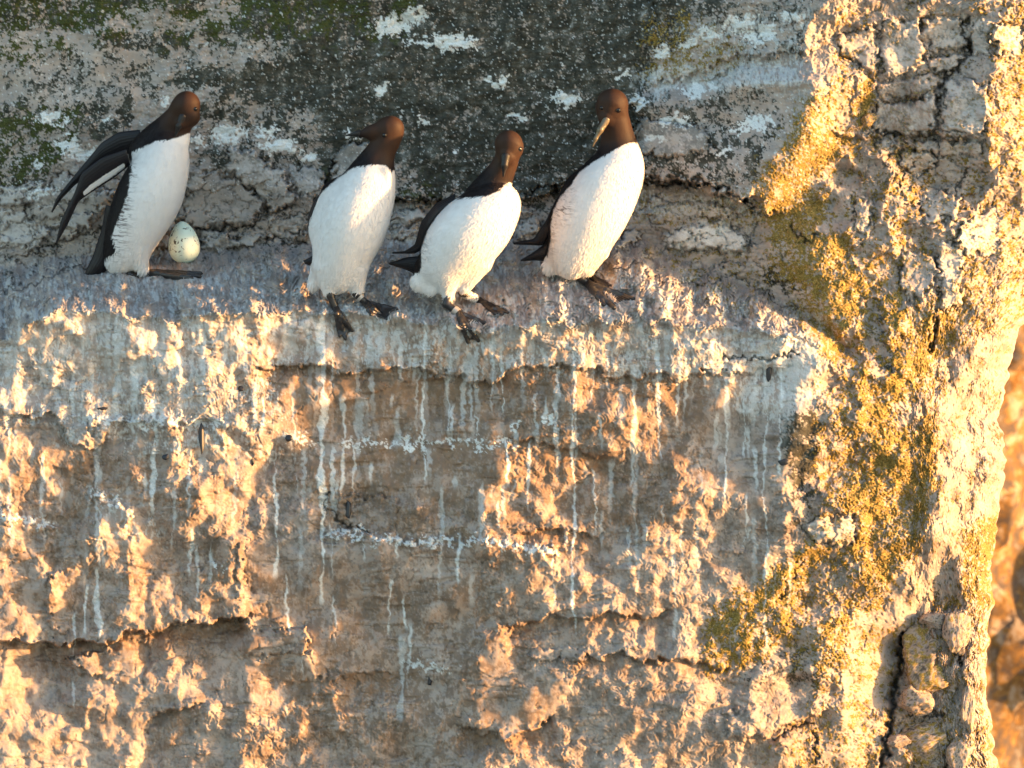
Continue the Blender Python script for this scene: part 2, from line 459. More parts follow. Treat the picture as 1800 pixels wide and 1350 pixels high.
# stones that can be told apart: (where, raise, tilt x, tilt y, outline)
STONES = [
 ('w', 6, .10, .05, [(338,305),(372,300),(418,318),(448,335),(470,352),(462,372),(440,398),(390,398),(345,402),(318,392),(326,350)]),
 ('w', 9, .10, -.05, [(398,262),(440,262),(470,285),(500,298),(512,330),(520,352),(498,368),(474,380),(462,352),(440,330),(412,312),(398,290)]),
 ('w', 4, .12, .0, [(505,290),(560,292),(578,318),(560,352),(525,352),(518,330)]),
 ('w', 7, .14, .0, [(585,270),(610,250),(640,252),(668,275),(668,330),(640,345),(600,342),(584,320)]),
 ('w', 5, .08, .0, [(0,330),(60,318),(100,330),(98,352),(40,362),(0,360)]),
 ('w', 6, .12, .05, [(42,335),(90,322),(104,332),(80,352),(45,360)]),
 ('w', 5, .10, .0, [(110,300),(185,330),(205,345),(160,400),(110,405),(60,402),(40,368)]),
 ('w', 4, .10, .0, [(0,372),(40,372),(90,408),(70,440),(0,432)]),
 ('w', 3, .05, .0, [(470,385),(505,378),(540,375),(542,400),(520,408),(480,410)]),
 ('w', 3, .08, .0, [(400,420),(440,410),(478,412),(470,428),(415,440)]),
 ('w', 3, .08, .0, [(482,412),(515,410),(542,405),(542,425),(500,430)]),
 ('w', 4, .08, .0, [(350,405),(400,402),(402,420),(385,440),(352,440)]),
 ('w', 5, .08, .05, [(690,372),(730,365),(752,370),(748,388),(705,392),(688,385)]),
 ('w', 4, .08, .0, [(690,396),(738,392),(735,412),(715,420),(688,418)]),
 ('w', 4, .08, .0, [(905,388),(940,382),(958,395),(945,412),(912,415)]),
 ('w', 5, .08, .0, [(915,362),(935,362),(938,378),(918,380)]),
 ('w', 6, .08, .0, [(1098,404),(1120,400),(1130,422),(1100,435),(1080,440)]),
 ('w', 8, .05, .15, [(1165,408),(1215,395),(1260,390),(1300,400),(1318,425),(1305,448),(1250,440),(1190,440),(1166,428)]),
 ('w', 4, .08, .0, [(1115,372),(1170,360),(1230,352),(1290,365),(1300,385),(1240,382),(1150,392)]),
 ('w', 6, -.05, .0, [(1110,235),(1128,205),(1150,212),(1240,220),(1250,260),(1180,280),(1120,270)]),
 ('c', 5, .10, .0, [(1470,65),(1540,42),(1545,100),(1542,150),(1510,112),(1478,95)]),
 ('c', 7, .10, .0, [(1548,40),(1618,30),(1625,95),(1612,125),(1560,140),(1548,100)]),
 ('c', 6, .12, .0, [(1622,32),(1688,28),(1700,50),(1696,88),(1640,92),(1628,70)]),
 ('c', 8, .12, .0, [(1626,98),(1694,94),(1704,70),(1705,95),(1668,132),(1630,125)]),
 ('c', 5, -.3, .0, [(1712,34),(1736,30),(1742,95),(1705,98),(1708,60)]),
 ('c', 6, -.8, .1, [(1744,42),(1800,38),(1800,96),(1746,98)]),
 ('c', 5, .10, .0, [(1546,146),(1612,130),(1648,130),(1655,168),(1612,175),(1560,175),(1542,165)]),
 ('c', 5, .08, .0, [(1540,180),(1610,180),(1650,150),(1640,235),(1590,235),(1530,230)]),
 ('c', 6, .08, .0, [(1655,140),(1690,140),(1735,148),(1738,190),(1732,235),(1652,232),(1660,190)]),
 ('c', 5, .08, .0, [(1535,245),(1590,245),(1600,262),(1545,275)]),
 ('c', 5, .08, .0, [(1606,246),(1645,246),(1648,272),(1608,268)]),
 ('c', 5, .08, .0, [(1655,248),(1728,246),(1725,275),(1656,275)]),
 ('c', 6, .08, .0, [(1580,272),(1612,262),(1648,275),(1642,300),(1600,308),(1578,292)]),
 ('c', 7, .05, .0, [(1586,440),(1640,446),(1650,485),(1622,520),(1600,530),(1580,502)]),
 ('c', 6, .06, .0, [(1642,420),(1694,430),(1692,538),(1650,548),(1655,500),(1645,465)]),
 ('c', 7, .06, .0, [(1410,925),(1440,908),(1500,905),(1506,955),(1470,962),(1425,950)]),
 ('c', 6, .06, .0, [(1502,340),(1530,352),(1534,400),(1520,425),(1502,400)]),
 ('c', 6, -.4, .0, [(1682,395),(1750,362),(1758,400),(1752,450),(1700,450),(1680,430)]),
 ('c', 6, .3, .0, [(1620,345),(1660,335),(1690,350),(1680,385),(1640,392),(1616,372)]),
 ('l', 5, .0, -.2, [(585,875),(612,868),(640,872),(690,866),(704,880),(700,925),(660,935),(600,918),(588,900)]),
 ('l', 5, -.3, .0, [(86,1005),(140,998),(146,1062),(118,1118),(88,1108),(80,1060)]),
 ('l', 6, .0, .0, [(415,950),(432,950),(432,1050),(412,1048)]),
 ('l', 5, -.35, .0, [(112,1155),(180,1142),(262,1122),(270,1170),(240,1210),(180,1195),(150,1185)]),
 ('l', 5, -.1, .0, [(925,1138),(1000,1135),(1040,1142),(1030,1160),(930,1165)]),
 ('l', 5, .1, .0, [(380,1110),(440,1105),(540,1100),(545,1150),(450,1155),(370,1160),(358,1130)]),
 ('l', 6, -.1, .0, [(0,885),(30,888),(32,915),(0,925)]),
 ('l', 6, -.3, .0, [(1270,1250),(1340,1240),(1330,1310),(1280,1300)]),
]
HB = blur(H, 8)
PLANES = [
 [(1472,145),(1478,190),(1450,245),(1450,300),(1385,372),(1332,352),(1312,318),(1355,280),(1392,235),(1405,195)],
 [(1670,620),(1790,560),(1750,850),(1660,1050),(1570,1110),(1630,950)], [(1744,42),(1810,38),(1810,96),(1746,98)],
 [(20,985),(55,958),(75,1040),(85,1120),(30,1125),(0,1100)], [(818,1185),(872,1122),(922,1180),(1000,1205),(960,1272),(850,1292),(808,1232)],
 [(412,945),(432,945),(432,1052),(372,1082),(360,1062),(416,1030)], [(220,1130),(265,1120),(272,1172),(240,1210),(212,1180)],
 [(450,660),(640,670),(860,690),(900,760),(860,900),(600,860),(470,780)], [(440,960),(830,960),(840,1060),(800,1180),(560,1180),(440,1080)],
 [(360,1110),(540,1105),(560,1180),(480,1260),(400,1250),(350,1170)], [(700,1140),(800,1140),(800,1270),(720,1270)], [(1000,1110),(1040,1145),(930,1165),(920,1140)],
 [(1480,1110),(1580,1000),(1600,1060),(1560,1200),(1500,1350),(1440,1350),(1470,1230)], [(1300,620),(1430,610),(1440,700),(1380,860),(1300,940),(1290,760)],
 [(380,740),(480,790),(460,830),(400,830)], [(0,60),(130,60),(300,110),(240,190),(0,185)], [(1150,150),(1320,130),(1400,200),(1330,310),(1140,300)],
 [(1190,690),(1270,670),(1330,830),(1300,870),(1220,860)], [(1560,180),(1640,180),(1640,235),(1540,230)]]
for P in PLANES:
    m = blur(inpoly(P) * 1.0, 2.5) * sstep(25, 70, XS - PX)
    H = H + (HB - H) * .8 * m
HB = blur(H, 6)
owner = np.full(PX.shape, -1, int)
gcrack = np.full(PX.shape, 50.0)
cmod = .3 + .7 * sstep(.15, .7, ranked(fnoise(2.6, 12, 70)))
for i, (wh, rs, tx, ty, P) in enumerate(STONES):
    m = inpoly(P, wx2, wy2)
    d = linedist(P, closed=True, R=14)
    P_ = np.asarray(P, float); c = P_.mean(0)
    pil = sstep(0, 7, d)
    rs = rs * (2.4 if wh == 'w' else 1.7 if wh == 'c' else 1.5)
    if wh != 'l': H = np.where(m, H + (HB - H) * .75 * pil * sstep(25, 70, XS - PX), H)
    H = np.where(m, H + rs * pil + tx * (PX - c[0]) * pil + ty * (PY - c[1]) * pil, H)
    crk = np.exp(-(d / 2.0) ** 2) * (4 + 5 * rng.rand()) * (cmod if wh != 'l' else cmod * .35)
    H -= crk
    owner[m] = i
    gcrack = np.minimum(gcrack, d + (1 - cmod) * 4 + (4 if wh == 'l' else 0))

# cracks
CRACKS = [
 (3.2, 16, [(1700,30),(1690,52),(1705,75),(1700,95),(1668,130),(1645,160),(1652,190),(1645,238)]),
 (2.0, 9, [(1645,238),(1655,252),(1650,280),(1640,298)]),
 (3.0, 12, [(1525,236),(1560,232),(1600,240),(1645,240),(1700,246)]),
 (1.6, 7, [(1625,60),(1615,40),(1628,30)]),
 (1.6, 7, [(1328,20),(1330,50),(1342,80)]),
 (1.8, 8, [(1388,20),(1400,50),(1410,78)]),
 (1.5, 6, [(1370,0),(1390,25),(1380,45)]),
 (2.2, 9, [(575,330),(582,290),(590,275)]),
 (2.0, 8, [(1116,262),(1122,235),(1130,212)]),
 (3.2, 16, [(920,342),(960,330),(1010,316),(1040,305)]),
 (4.0, 24, [(1120,315),(1160,322),(1230,318),(1280,335),(1330,365)]),
 (3.0, 14, [(560,355),(640,354),(730,350),(800,356)]),
 (2.4, 10, [(1580,330),(1590,300),(1610,285)]),
 (2.6, 12, [(1690,310),(1700,300),(1680,335)]),
 (5.0, 26, [(1645,565),(1640,590),(1636,612)]),
 (2.6, 12, [(345,402),(420,400),(450,392),(475,375),(520,360)]),
 (2.4, 10, [(50,445),(90,430),(150,412),(180,402)]),
 (2.6, 12, [(0,515),(60,500),(130,470),(150,468)]),
 (2.2, 9, [(400,440),(440,432),(480,415),(540,428)]),
 (2.0, 8, [(572,900),(575,865),(580,870)]),
 (2.2, 10, [(578,890),(600,920),(650,935)]),
 (6.0, 34, [(1588,1120),(1585,1160),(1572,1210),(1568,1250),(1560,1300),(1550,1350)]),
 (5.0, 30, [(1590,1118),(1620,1108),(1650,1090),(1665,1100),(1680,1130),(1690,1165)]),
 (3.0, 16, [(1640,1250),(1660,1258),(1600,1255)]),
 (3.0, 14, [(1662,1290),(1664,1330),(1660,1360)]),
 (2.0, 9, [(1720,1260),(1716,1300),(1730,1350)]),
 (2.2, 10, [(1370,1050),(1400,1000),(1412,985)]),
 (2.4, 12, [(1360,1300),(1400,1275),(1430,1270)]),
 (2.4, 12, [(1432,1290),(1436,1340)]),
 (1.8, 7, [(1130,480),(1180,500),(1240,500),(1290,480),(1350,520)]),
 (1.8, 8, [(1330,500),(1370,535),(1400,545),(1360,480)]),
 (1.6, 6, [(1280,380),(1290,400),(1310,420)]),
 (1.6, 6, [(1060,480),(1100,470),(1170,440)]),
 (3.0, 12, [(1435,410),(1425,430),(1390,400)]),
 (2.0, 10, [(1400,620),(1350,632),(1270,628)]),
]
crackm = np.exp(-(gcrack / 1.8) ** 2) * .8
for wd, dp, P in CRACKS:
    d = linedist(P)
    e = np.exp(-(d / wd) ** 2)
    H -= e * dp
    crackm = np.maximum(crackm, np.exp(-(d / (wd * .75)) ** 2))

# finely fractured rock: jittered cell cracks
def cells(sx, sy, ang, jit=.8):
    c, s_ = math.cos(ang), math.sin(ang)
    X = (wx2 * c + wy2 * s_) / sx + 50; Y = (-wx2 * s_ + wy2 * c) / sy + 50
    ix, iy = np.floor(X).astype(int), np.floor(Y).astype(int)
    R = np.random.RandomState(int(sx * 7 + sy)).rand(700, 700, 3)
    d1 = np.full(X.shape, 9.); d2 = np.full(X.shape, 9.); idv = np.zeros(X.shape)
    for a in (-1, 0, 1):
        for b in (-1, 0, 1):
            jx, jy = (ix + a) % 700, (iy + b) % 700
            q = R[jx, jy]
            dx = ix + a + .5 + (q[..., 0] - .5) * jit - X; dy = iy + b + .5 + (q[..., 1] - .5) * jit - Y
            d = np.hypot(dx, dy)
            n = d < d1
            d2 = np.where(n, d1, np.minimum(d2, d)); idv = np.where(n, q[..., 2], idv); d1 = np.where(n, d, d1)
    return d2 - d1, idv

ce, cid = cells(52, 26, -.15)
ce2, cid2 = cells(26, 30, .5)
frac = maskmap(0, [(.9, [(0,300),(540,300),(600,360),(1120,360),(1100,440),(560,440),(0,500)]), (1, [(1130,330),(1330,370),(1420,520),(1250,480),(1120,430)]),
                   (.8, [(1520,245),(1745,245),(1740,420),(1560,420)]), (.4, [(1470,30),(1800,20),(1740,240),(1530,240)])], 8)
H += frac * ((cid - .5) * 17 - np.exp(-(ce / .05) ** 2) * 7)
crackm = np.maximum(crackm, frac * np.exp(-(ce / .035) ** 2) * .75 * cmod)
crackm = np.maximum(crackm, (1 - upper) * np.exp(-(fe / .012) ** 2) * .5 * (cmod > .75))
H -= (1 - upper) * np.exp(-(fe / .02) ** 2) * 2.5 * cmod
H += right * (1 - frac) * ((cid2 - .5) * 7 - np.exp(-(ce2 / .09) ** 2) * 2.5) * .8
H += upper * (1 - frac) * (cid - .5) * 2.0

# bedding joints
nS_ = fnoise(3.0, 10, 170, 2.4, .5); nM_ = ranked(fnoise(2.6, 20, 200))
bed = np.exp(-(nS_ / .055) ** 2) * sstep(.45, .7, nM_) * (face + .5 * upper + .6 * top + .35 * right)
H += -2.6 * bed + face * 3.0 * np.tanh(nS_ * 2.5) * sstep(.3, .7, nM_)
crackm = np.maximum(crackm, bed * .5)
nS2_ = fnoise(3.0, 8, 120, .9, 1.1)
jn = np.exp(-(nS2_ / .03) ** 2) * sstep(.6, .8, ranked(fnoise(2.6, 16, 160)))
H -= 2.0 * jn * (face + right + upper * .6); crackm = np.maximum(crackm, jn * .5 * (face + right + upper * .6))
# the roll out of sight
t = np.clip((PX - (XS - 70)) / 70.0, 0, 1)
H -= 130 * (1 - np.sqrt(np.clip(1 - t * t, 0, 1)))

# ------------------------------------------------------------------ what grows and drips on the rock, and a painted sky tint
rkA, rkB, rkC = ranked(fnoise(2.2, 3, 110)), ranked(fnoise(1.7, 2.5, 36)), ranked(fnoise(2.0, 3, 60, .6, 1.5))
rkV = ranked(fnoise(2.0, 3, 160, .4, 2.4))
mixr = ranked(rkA + .7 * rkB)
moss_p = maskmap(0, [
 (.95, [(140,-60),(1260,-60),(1300,40),(1150,110),(1125,300),(1090,340),(560,345),(560,215),(360,150),(220,170),(150,60)]),
 (.85, [(-60,-60),(150,-60),(135,60),(60,60),(-60,90)]),
 (.30, [(-60,60),(140,50),(300,110),(240,195),(-60,190)]),
 (.70, [(-60,190),(235,180),(230,215),(150,260),(60,330),(-60,330)]),
 (.25, [(170,120),(260,90),(380,60),(500,75),(505,98),(330,130),(250,150)]),
 (.15, [(240,60),(350,50),(290,10),(200,20),(150,60)]),
 (.20, [(380,-10),(440,-10),(400,40),(330,42)]),
 (.60, [(340,160),(560,200),(560,290),(340,290)]),
 (.30, [(360,215),(520,225),(525,272),(400,265)]),
 (.55, [(570,290),(740,290),(745,340),(600,345)]),
 (.42, [(1150,130),(1320,120),(1380,200),(1330,330),(1130,310)]),
 (.62, [(1150,200),(1260,210),(1340,260),(1320,320),(1150,310)]),
 (.35, [(1200,10),(1430,0),(1410,95),(1230,110)]),
 (.35, [(600,345),(1120,345),(1100,372),(600,372)]),
 (.95, [(1380,720),(1442,715),(1438,845),(1400,850),(1385,800)]),
 (.35, [(1380,850),(1440,850),(1420,920),(1385,930)]),
 (.5, [(1340,460),(1430,470),(1440,530),(1350,520)]),
 (.3, [(1270,1060),(1440,1060),(1440,1200),(1250,1190)]),
 (.35, [(1530,500),(1600,540),(1590,690),(1540,690)]),
 (.08, [(-60,340),(540,310),(560,450),(-60,500)]),
], 6)
gold_p = maskmap(0, [
 (.45, [(1135,30),(1200,20),(1300,80),(1290,120),(1130,145)]),
 (.28, [(1470,20),(1960,0),(1960,600),(1700,700),(1450,700),(1440,400),(1470,250)]),
 (.12, [(1480,45),(1740,25),(1740,235),(1530,235)]),
 (.50, [(1400,180),(1478,145),(1460,290),(1370,400),(1320,350)]),
 (.85, [(1520,130),(1545,128),(1530,190),(1450,300),(1440,280),(1505,200)]),
 (.62, [(1330,340),(1460,330),(1420,500),(1350,480)]),
 (.60, [(1430,400),(1560,420),(1600,560),(1550,900),(1640,700),(1660,880),(1560,1060),(1440,1120),(1250,1200),(1240,1080),(1420,960),(1445,900),(1450,640),(1400,560)]),
 (.6, [(1470,440),(1560,470),(1530,620),(1490,700),(1460,540)]),
 (.6, [(1640,540),(1700,530),(1640,640),(1600,720),(1570,660)]),
 (.62, [(1490,870),(1570,760),(1650,740),(1660,880),(1610,960),(1560,1060),(1480,1000)]),
 (.25, [(1440,640),(1480,650),(1480,840),(1440,870)]),
 (.05, [(1670,620),(1790,560),(1750,850),(1660,1050),(1570,1130),(1630,950)]),
 (.30, [(1700,1000),(1760,950),(1760,1360),(1580,1360),(1590,1120)]),
 (.60, [(1690,930),(1760,900),(1740,1200),(1700,1060)]),
 (.18, [(1440,1100),(1600,1100),(1560,1360),(1330,1360),(1430,1200)]),
 (.90, [(1245,1085),(1320,1060),(1300,1110),(1262,1135),(1240,1125)]),
 (.55, [(1400,1120),(1500,1080),(1480,1180),(1400,1180)]),
 (.18, [(1120,430),(1340,440),(1430,560),(1250,560)]),
 (.35, [(1110,340),(1340,350),(1340,400),(1120,385)]),
], 7)
gold_p = np.where(PX > 1330, gold_p * (.45 + .95 * blur(Ln, 3)), gold_p)
moss_p = moss_p + .12 * sstep(1440, 1470, PX) * (1 - blur(Ln, 3))
moss = patch(moss_p, mixr, .05)
gold = patch(gold_p, ranked(rkB + .55 * rkA), .06)
olive = patch(maskmap(0, [(.55, [(-60,-60),(560,-60),(560,60),(200,60),(60,100),(-60,110)]), (.6, [(-60,210),(140,190),(130,300),(-60,330)]),
                         (.5, [(560,-60),(760,-60),(720,60),(560,60)]), (.35, [(560,320),(760,330),(760,360),(560,360)])], 12), rkA, .15)

guano = np.zeros_like(H)
DRIP = [  # x, top, bottom, width, strength
 (567,545,900,11,.75),(566,880,1058,5,.7),(603,700,860,5,.6),(620,770,860,3,.5),(745,560,840,3.6,.8),(790,600,760,5,.45),(868,560,650,4,.6),(885,640,720,3,.7),
 (890,770,850,4,.85),(930,775,890,4,.7),(972,970,1060,3,.7),(1008,560,690,4,.6),(1008,700,1110,4.5,.7),(1157,600,700,7,.6),(1160,690,800,5,.6),
 (1113,640,850,8,.45),(1118,850,1060,6,.3),(1185,960,1120,6,.35),(1275,700,870,3,.7),(1307,700,800,3,.6),(1310,870,960,3,.5),(1345,620,900,4,.6),(1372,640,830,3.5,.7),
 (1346,900,1130,4,.5),(485,790,1010,5,.7),(505,1010,1110,3.5,.8),(587,1050,1130,2.5,.5),(583,920,1010,3,.4),(684,1020,1108,4,.9),(712,1050,1100,3,.7),(806,940,1020,5,.8),(640,950,980,3,.6),(697,940,975,3,.8),
 (270,700,900,8,.6),(305,860,960,5,.4),(205,680,760,7,.5),(235,640,760,9,.55),(170,780,860,6,.4),(150,1030,1110,5,.8),(172,1000,1120,8,.6),(170,880,1000,6,.4),(130,1080,1150,3,.6),(75,800,900,5,.5),
 (12,720,800,5,.5),(130,650,740,5,.5),(160,640,760,6,.4),(315,620,740,6,.4),(355,560,700,7,.5),(370,640,700,4,.4),(395,570,640,5,.5),(430,560,660,6,.5),(450,640,760,6,.5),(460,700,760,4,.6),
 (415,570,620,5,.4),(500,560,620,6,.4),(540,560,640,5,.4),(350,760,840,4,.5),(335,930,1010,5,.5),(345,960,1060,4,.5),(370,960,990,5,.5),(372,1000,1020,4,.4),(530,1140,1180,3,.4),(505,1240,1260,3,.7),
 (705,1120,1260,9,.35),(720,1100,1200,4,.5),(650,560,640,9,.35),(630,700,800,12,.3),(700,720,780,14,.3),(515,700,770,3,.5),(1040,640,700,4,.4),(960,700,740,9,.5),(1225,900,1000,5,.3),(845,850,950,8,.3),
 (1060,900,960,4,.3),(830,1010,1060,5,.3),(130,1200,1240,3,.5),(290,560,640,8,.4),(250,560,660,8,.4),(1330,640,700,6,.5),(1400,620,700,10,.4)]
dr = np.random.RandomState(3)
for (x, y0, y1, wd, st) in DRIP:
    wob = 2.5 * np.sin(PY / 37.0 + x) + 1.4 * np.sin(PY / 13.0 + x * 2)
    ww = 1.25 * wd * (.7 + .35 * np.sin(PY / 21.0 + x * 3) + .15 * np.sin(PY / 7.0 + x)) * .6
    d = np.abs(wx2 * .35 + PX * .65 - x - wob)
    m = sstep(ww + .8, ww - 1.2, d) * sstep(y0 - 8, y0 + 6, PY) * sstep(y1 + 12, y1 - 6, PY)
    m *= np.where(d > ww * .6, .6 + .4 * rkB, 1)
    guano = np.maximum(guano, m * min(1, st * 1.5) * (.8 + .2 * rkC))
for k in range(230):       # the many faint runs under the lip
    x = dr.rand() * 1430; y0 = lip_y(x) + dr.rand() * dr.choice([60, 400]) ; ln = 20 + dr.rand() ** 2 * 160; wd = 1.2 + dr.rand() * 3.5; st = .2 + .5 * dr.rand()
    i0, i1 = int((x - 14 - U0) / STEP), int((x + 14 - U0) / STEP)
    if i0 < 0: continue
    j0, j1 = int((y0 - 8 - V0) / STEP), min(NV, int((y0 + ln + 12 - V0) / STEP))
    if j1 <= j0: continue
    sl_ = (slice(j0, j1), slice(i0, i1))
    d = np.abs(wx2[sl_] * .5 + PX[sl_] * .5 - x - 2 * np.sin(PY[sl_] / 29.0 + x))
    m = sstep(wd + .8, wd - 1, d) * sstep(y0 - 6, y0 + 6, PY[sl_]) * sstep(y0 + ln + 8, y0 + ln * .5, PY[sl_]) * st
    guano[sl_] = np.maximum(guano[sl_], m)
# splashes, crusts on treads and white flecks on the upper wall
wash_p = maskmap(0, [(.28, [(-60,480),(560,460),(1140,470),(1440,560),(1440,640),(900,590),(560,570),(-60,660)]),
                     (.35, [(-60,560),(900,570),(1440,600),(1440,700),(900,640),(450,640),(420,740),(-60,740)]),
                     (.30, [(100,640),(480,660),(520,800),(420,820),(100,780)]),
                     (.55, [(1270,590),(1440,590),(1440,700),(1380,740),(1290,720)]),
                     (.75, [(1300,610),(1430,600),(1435,660),(1330,650)]),
                     (.7, [(1130,125),(1430,108),(1410,150),(1140,170)]),
                     (.30, [(1180,60),(1420,20),(1400,95),(1180,95)]),
                     (.30, [(600,355),(740,355),(740,440),(600,440)]),(.4, [(1110,340),(1330,340),(1330,380),(1110,375)]),
                     (.30, [(150,880),(240,880),(300,960),(200,960)])], 8)
guano = np.maximum(guano, patch(wash_p, ranked(rkC + .8 * rkA), .3) * .6)
guano = np.maximum(guano, patch(shelf_mask * .75, rkB, .1) * .85)
FLECK = [(992,174,22,12),(797,75,36,15),(738,72,20,8),(905,207,13,6),(803,265,9,4),(672,155,12,6),(743,210,8,5),(875,145,16,6),(400,235,28,14),(490,255,30,12),(495,258,22,9),
 (90,208,20,10),(187,205,10,6),(66,285,8,5),(70,338,26,8),(350,248,12,10),(548,275,10,9),(1185,215,22,10),(1150,240,14,7),(1120,180,9,14),(1100,130,10,8),(730,30,22,12),(690,45,30,16),
 (1170,90,16,10),(1250,60,24,12),(1210,75,20,8),(1305,40,30,12),(1345,55,20,14),(1390,30,18,10),(1330,65,24,8),(470,230,20,6),(120,255,22,10),(150,270,28,10),(290,180,6,6),(610,232,7,8),
 (960,735,12,9),(395,1000,10,5),(725,790,10,4),(900,750,10,3),(1230,160,30,8),(1330,215,26,10),(1300,230,22,7),(1270,270,16,5)]
for (cx, cy, rx, ry) in FLECK:
    e = ((wx - cx) / rx) ** 2 + ((wy - cy) / ry) ** 2 + (rkB - .5) * 1.4
    guano = np.maximum(guano, sstep(1.15, .85, e))
    moss = moss * (1 - sstep(1.25, .9, e))
fl_p = upper * .06
guano = np.maximum(guano, blur(inpoly([(1165,408),(1215,395),(1260,390),(1300,400),(1318,425),(1305,448),(1250,440),(1190,440),(1166,428)]) * 1.0, 2) * (.35 + .4 * rkA))
guano = np.maximum(guano, patch(fl_p * .5 * (PY < 345), ranked(fnoise(1.9, 2.2, 26)), .02) * .7)
for i_, st_ in enumerate(STONES):
    if st_[0] != 'l':
        m_ = owner == i_
        moss = np.where(m_, moss * .55, moss)
        guano = np.where(m_, np.maximum(guano, (.10 + .28 * ((i_ * 37) % 10) / 10) * (.4 + .6 * rkA)), guano)
ochre_p = maskmap(.12, [(.55, [(380,570),(1250,600),(1250,900),(900,1000),(560,930),(430,760)]), (.4, [(0,780),(430,820),(430,1100),(0,1100)]),
                        (.45, [(430,1000),(900,1000),(1000,1330),(430,1350)]), (.7, [(640,600),(880,600),(870,720),(640,720)]), (.6, [(440,640),(600,650),(640,700),(450,720)]),
                        (.0, [(-60,-60),(1960,-60),(1960,560),(1440,560),(-60,560)]), (.5, [(398,262),(440,262),(520,352),(474,380),(412,312)]),
                        (.35, [(1540,140),(1650,150),(1640,235),(1540,235)])], 14)
ochre = patch(ochre_p + .6 * recess, ranked(rkC + 1.0 * rkA), .3)
ochre = .55 * ochre + .45 * np.clip(blur(ochre, 16, 9) * 1.2, 0, 1)
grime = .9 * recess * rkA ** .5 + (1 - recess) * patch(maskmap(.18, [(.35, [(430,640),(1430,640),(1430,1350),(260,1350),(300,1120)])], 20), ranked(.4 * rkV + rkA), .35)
algae_sky = np.clip(top * .25 + .55 * shelf_mask + .25 * upper, 0, 1) * patch(np.full_like(H, .6), rkA, .25)  # teal algae plus blue skylight painted onto ledge top, treads and wall
brn = patch(maskmap(0, [(.75, [(262,400),(300,405),(298,470),(262,470)]), (.35, [(1540,160),(1640,170),(1640,240),(1540,230)]), (.45, [(1580,1120),(1650,1100),(1660,1200),(1590,1200)])], 5), rkC, .2)
H += moss * .9 + gold * (1.6 + 1.4 * fnoise(1.0, 2.2, 8)) + guano * .5

# ------------------------------------------------------------------ materials
def new_mat(name):
    m = bpy.data.materials.new(name); m.use_nodes = True
    n = m.node_tree; b = n.nodes['Principled BSDF']
    return m, n, b
def node(n, typ, **kw):
    d = n.nodes.new(typ)
    for k, v in kw.items():
        if isinstance(k, str) and hasattr(d, k): setattr(d, k, v)
    return d
def noise_tex(n, scale, detail=6, rough=.6, vec=None, dist=0.0):
    t = n.nodes.new('ShaderNodeTexNoise')
    t.inputs['Scale'].default_value = scale; t.inputs['Detail'].default_value = detail
    t.inputs['Roughness'].default_value = rough; t.inputs['Distortion'].default_value = dist
    if vec is not None: n.links.new(vec, t.inputs['Vector'])
    return t
def mapping(n, vec, sc):
    m = n.nodes.new('ShaderNodeMapping'); m.inputs['Scale'].default_value = sc
    n.links.new(vec, m.inputs['Vector']); return m.outputs[0]
def ramp(n, src, stops):
    r = n.nodes.new('ShaderNodeValToRGB')
    cr = r.color_ramp
    while len(cr.elements) < len(stops): cr.elements.new(.5)
    for e, (p, c) in zip(cr.elements, stops):
        e.position = p; e.color = (*c, 1) if len(c) == 3 else c
    n.links.new(src, r.inputs[0]); return r.outputs[0]
def mix(n, fac, a, b, bt='MIX'):
    m = n.nodes.new('ShaderNodeMix'); m.data_type = 'RGBA'; m.blend_type = bt
    for s_, i in ((fac, 0), (a, 6), (b, 7)):
        if isinstance(s_, (int, float)): m.inputs[i].default_value = s_
        elif isinstance(s_, tuple): m.inputs[i].default_value = (*s_, 1)
        else: n.links.new(s_, m.inputs[i])
    return m.outputs[2]
def mth(n, op, a, b=0.0, clamp=False):
    m = n.nodes.new('ShaderNodeMath'); m.operation = op; m.use_clamp = clamp
    for s_, i in ((a, 0), (b, 1)):
        if isinstance(s_, (int, float)): m.inputs[i].default_value = s_
        else: n.links.new(s_, m.inputs[i])
    return m.outputs[0]
def bump(n, b, src, strength, dist, prev=None):
    u = n.nodes.new('ShaderNodeBump'); u.inputs['Strength'].default_value = strength; u.inputs['Distance'].default_value = dist
    n.links.new(src, u.inputs['Height'])
    if prev is not None: n.links.new(prev, u.inputs['Normal'])
    n.links.new(u.outputs[0], b.inputs['Normal']); return u.outputs[0]

ROCK, n, b = new_mat('limestone')
tc = n.nodes.new('ShaderNodeTexCoord'); co = tc.outputs['Object']
a1 = n.nodes.new('ShaderNodeAttribute'); a1.attribute_name = 'growth'
a2 = n.nodes.new('ShaderNodeAttribute'); a2.attribute_name = 'stain_sky'
s1 = n.nodes.new('ShaderNodeSeparateColor'); n.links.new(a1.outputs['Color'], s1.inputs[0])
s2 = n.nodes.new('ShaderNodeSeparateColor'); n.links.new(a2.outputs['Color'], s2.inputs[0])
n1 = noise_tex(n, 9, 8, .62, co); n2 = noise_tex(n, 60, 8, .7, co, .6); n3 = noise_tex(n, 330, 5, .7, co); n4 = noise_tex(n, 28, 6, .6, mapping(n, co, (1, 1, 1.3)), 1.0)
base = ramp(n, n1.outputs[0], [(.3, (.30, .215, .165)), (.5, (.41, .315, .25)), (.7, (.48, .40, .345))])
base = mix(n, ramp(n, n4.outputs[0], [(.35, (0, 0, 0)), (.75, (1, 1, 1))]), base, (.25, .225, .215))
base = mix(n, ramp(n, n2.outputs[0], [(.42, (.0,) * 3), (.75, (.45,) * 3)]), base, (.45, .40, .365))
ochc = ramp(n, n2.outputs[0], [(.3, (.13, .062, .026)), (.55, (.24, .13, .06)), (.8, (.33, .21, .13))])
base = mix(n, mth(n, 'MULTIPLY', a1.outputs['Alpha'], .85), base, ochc)
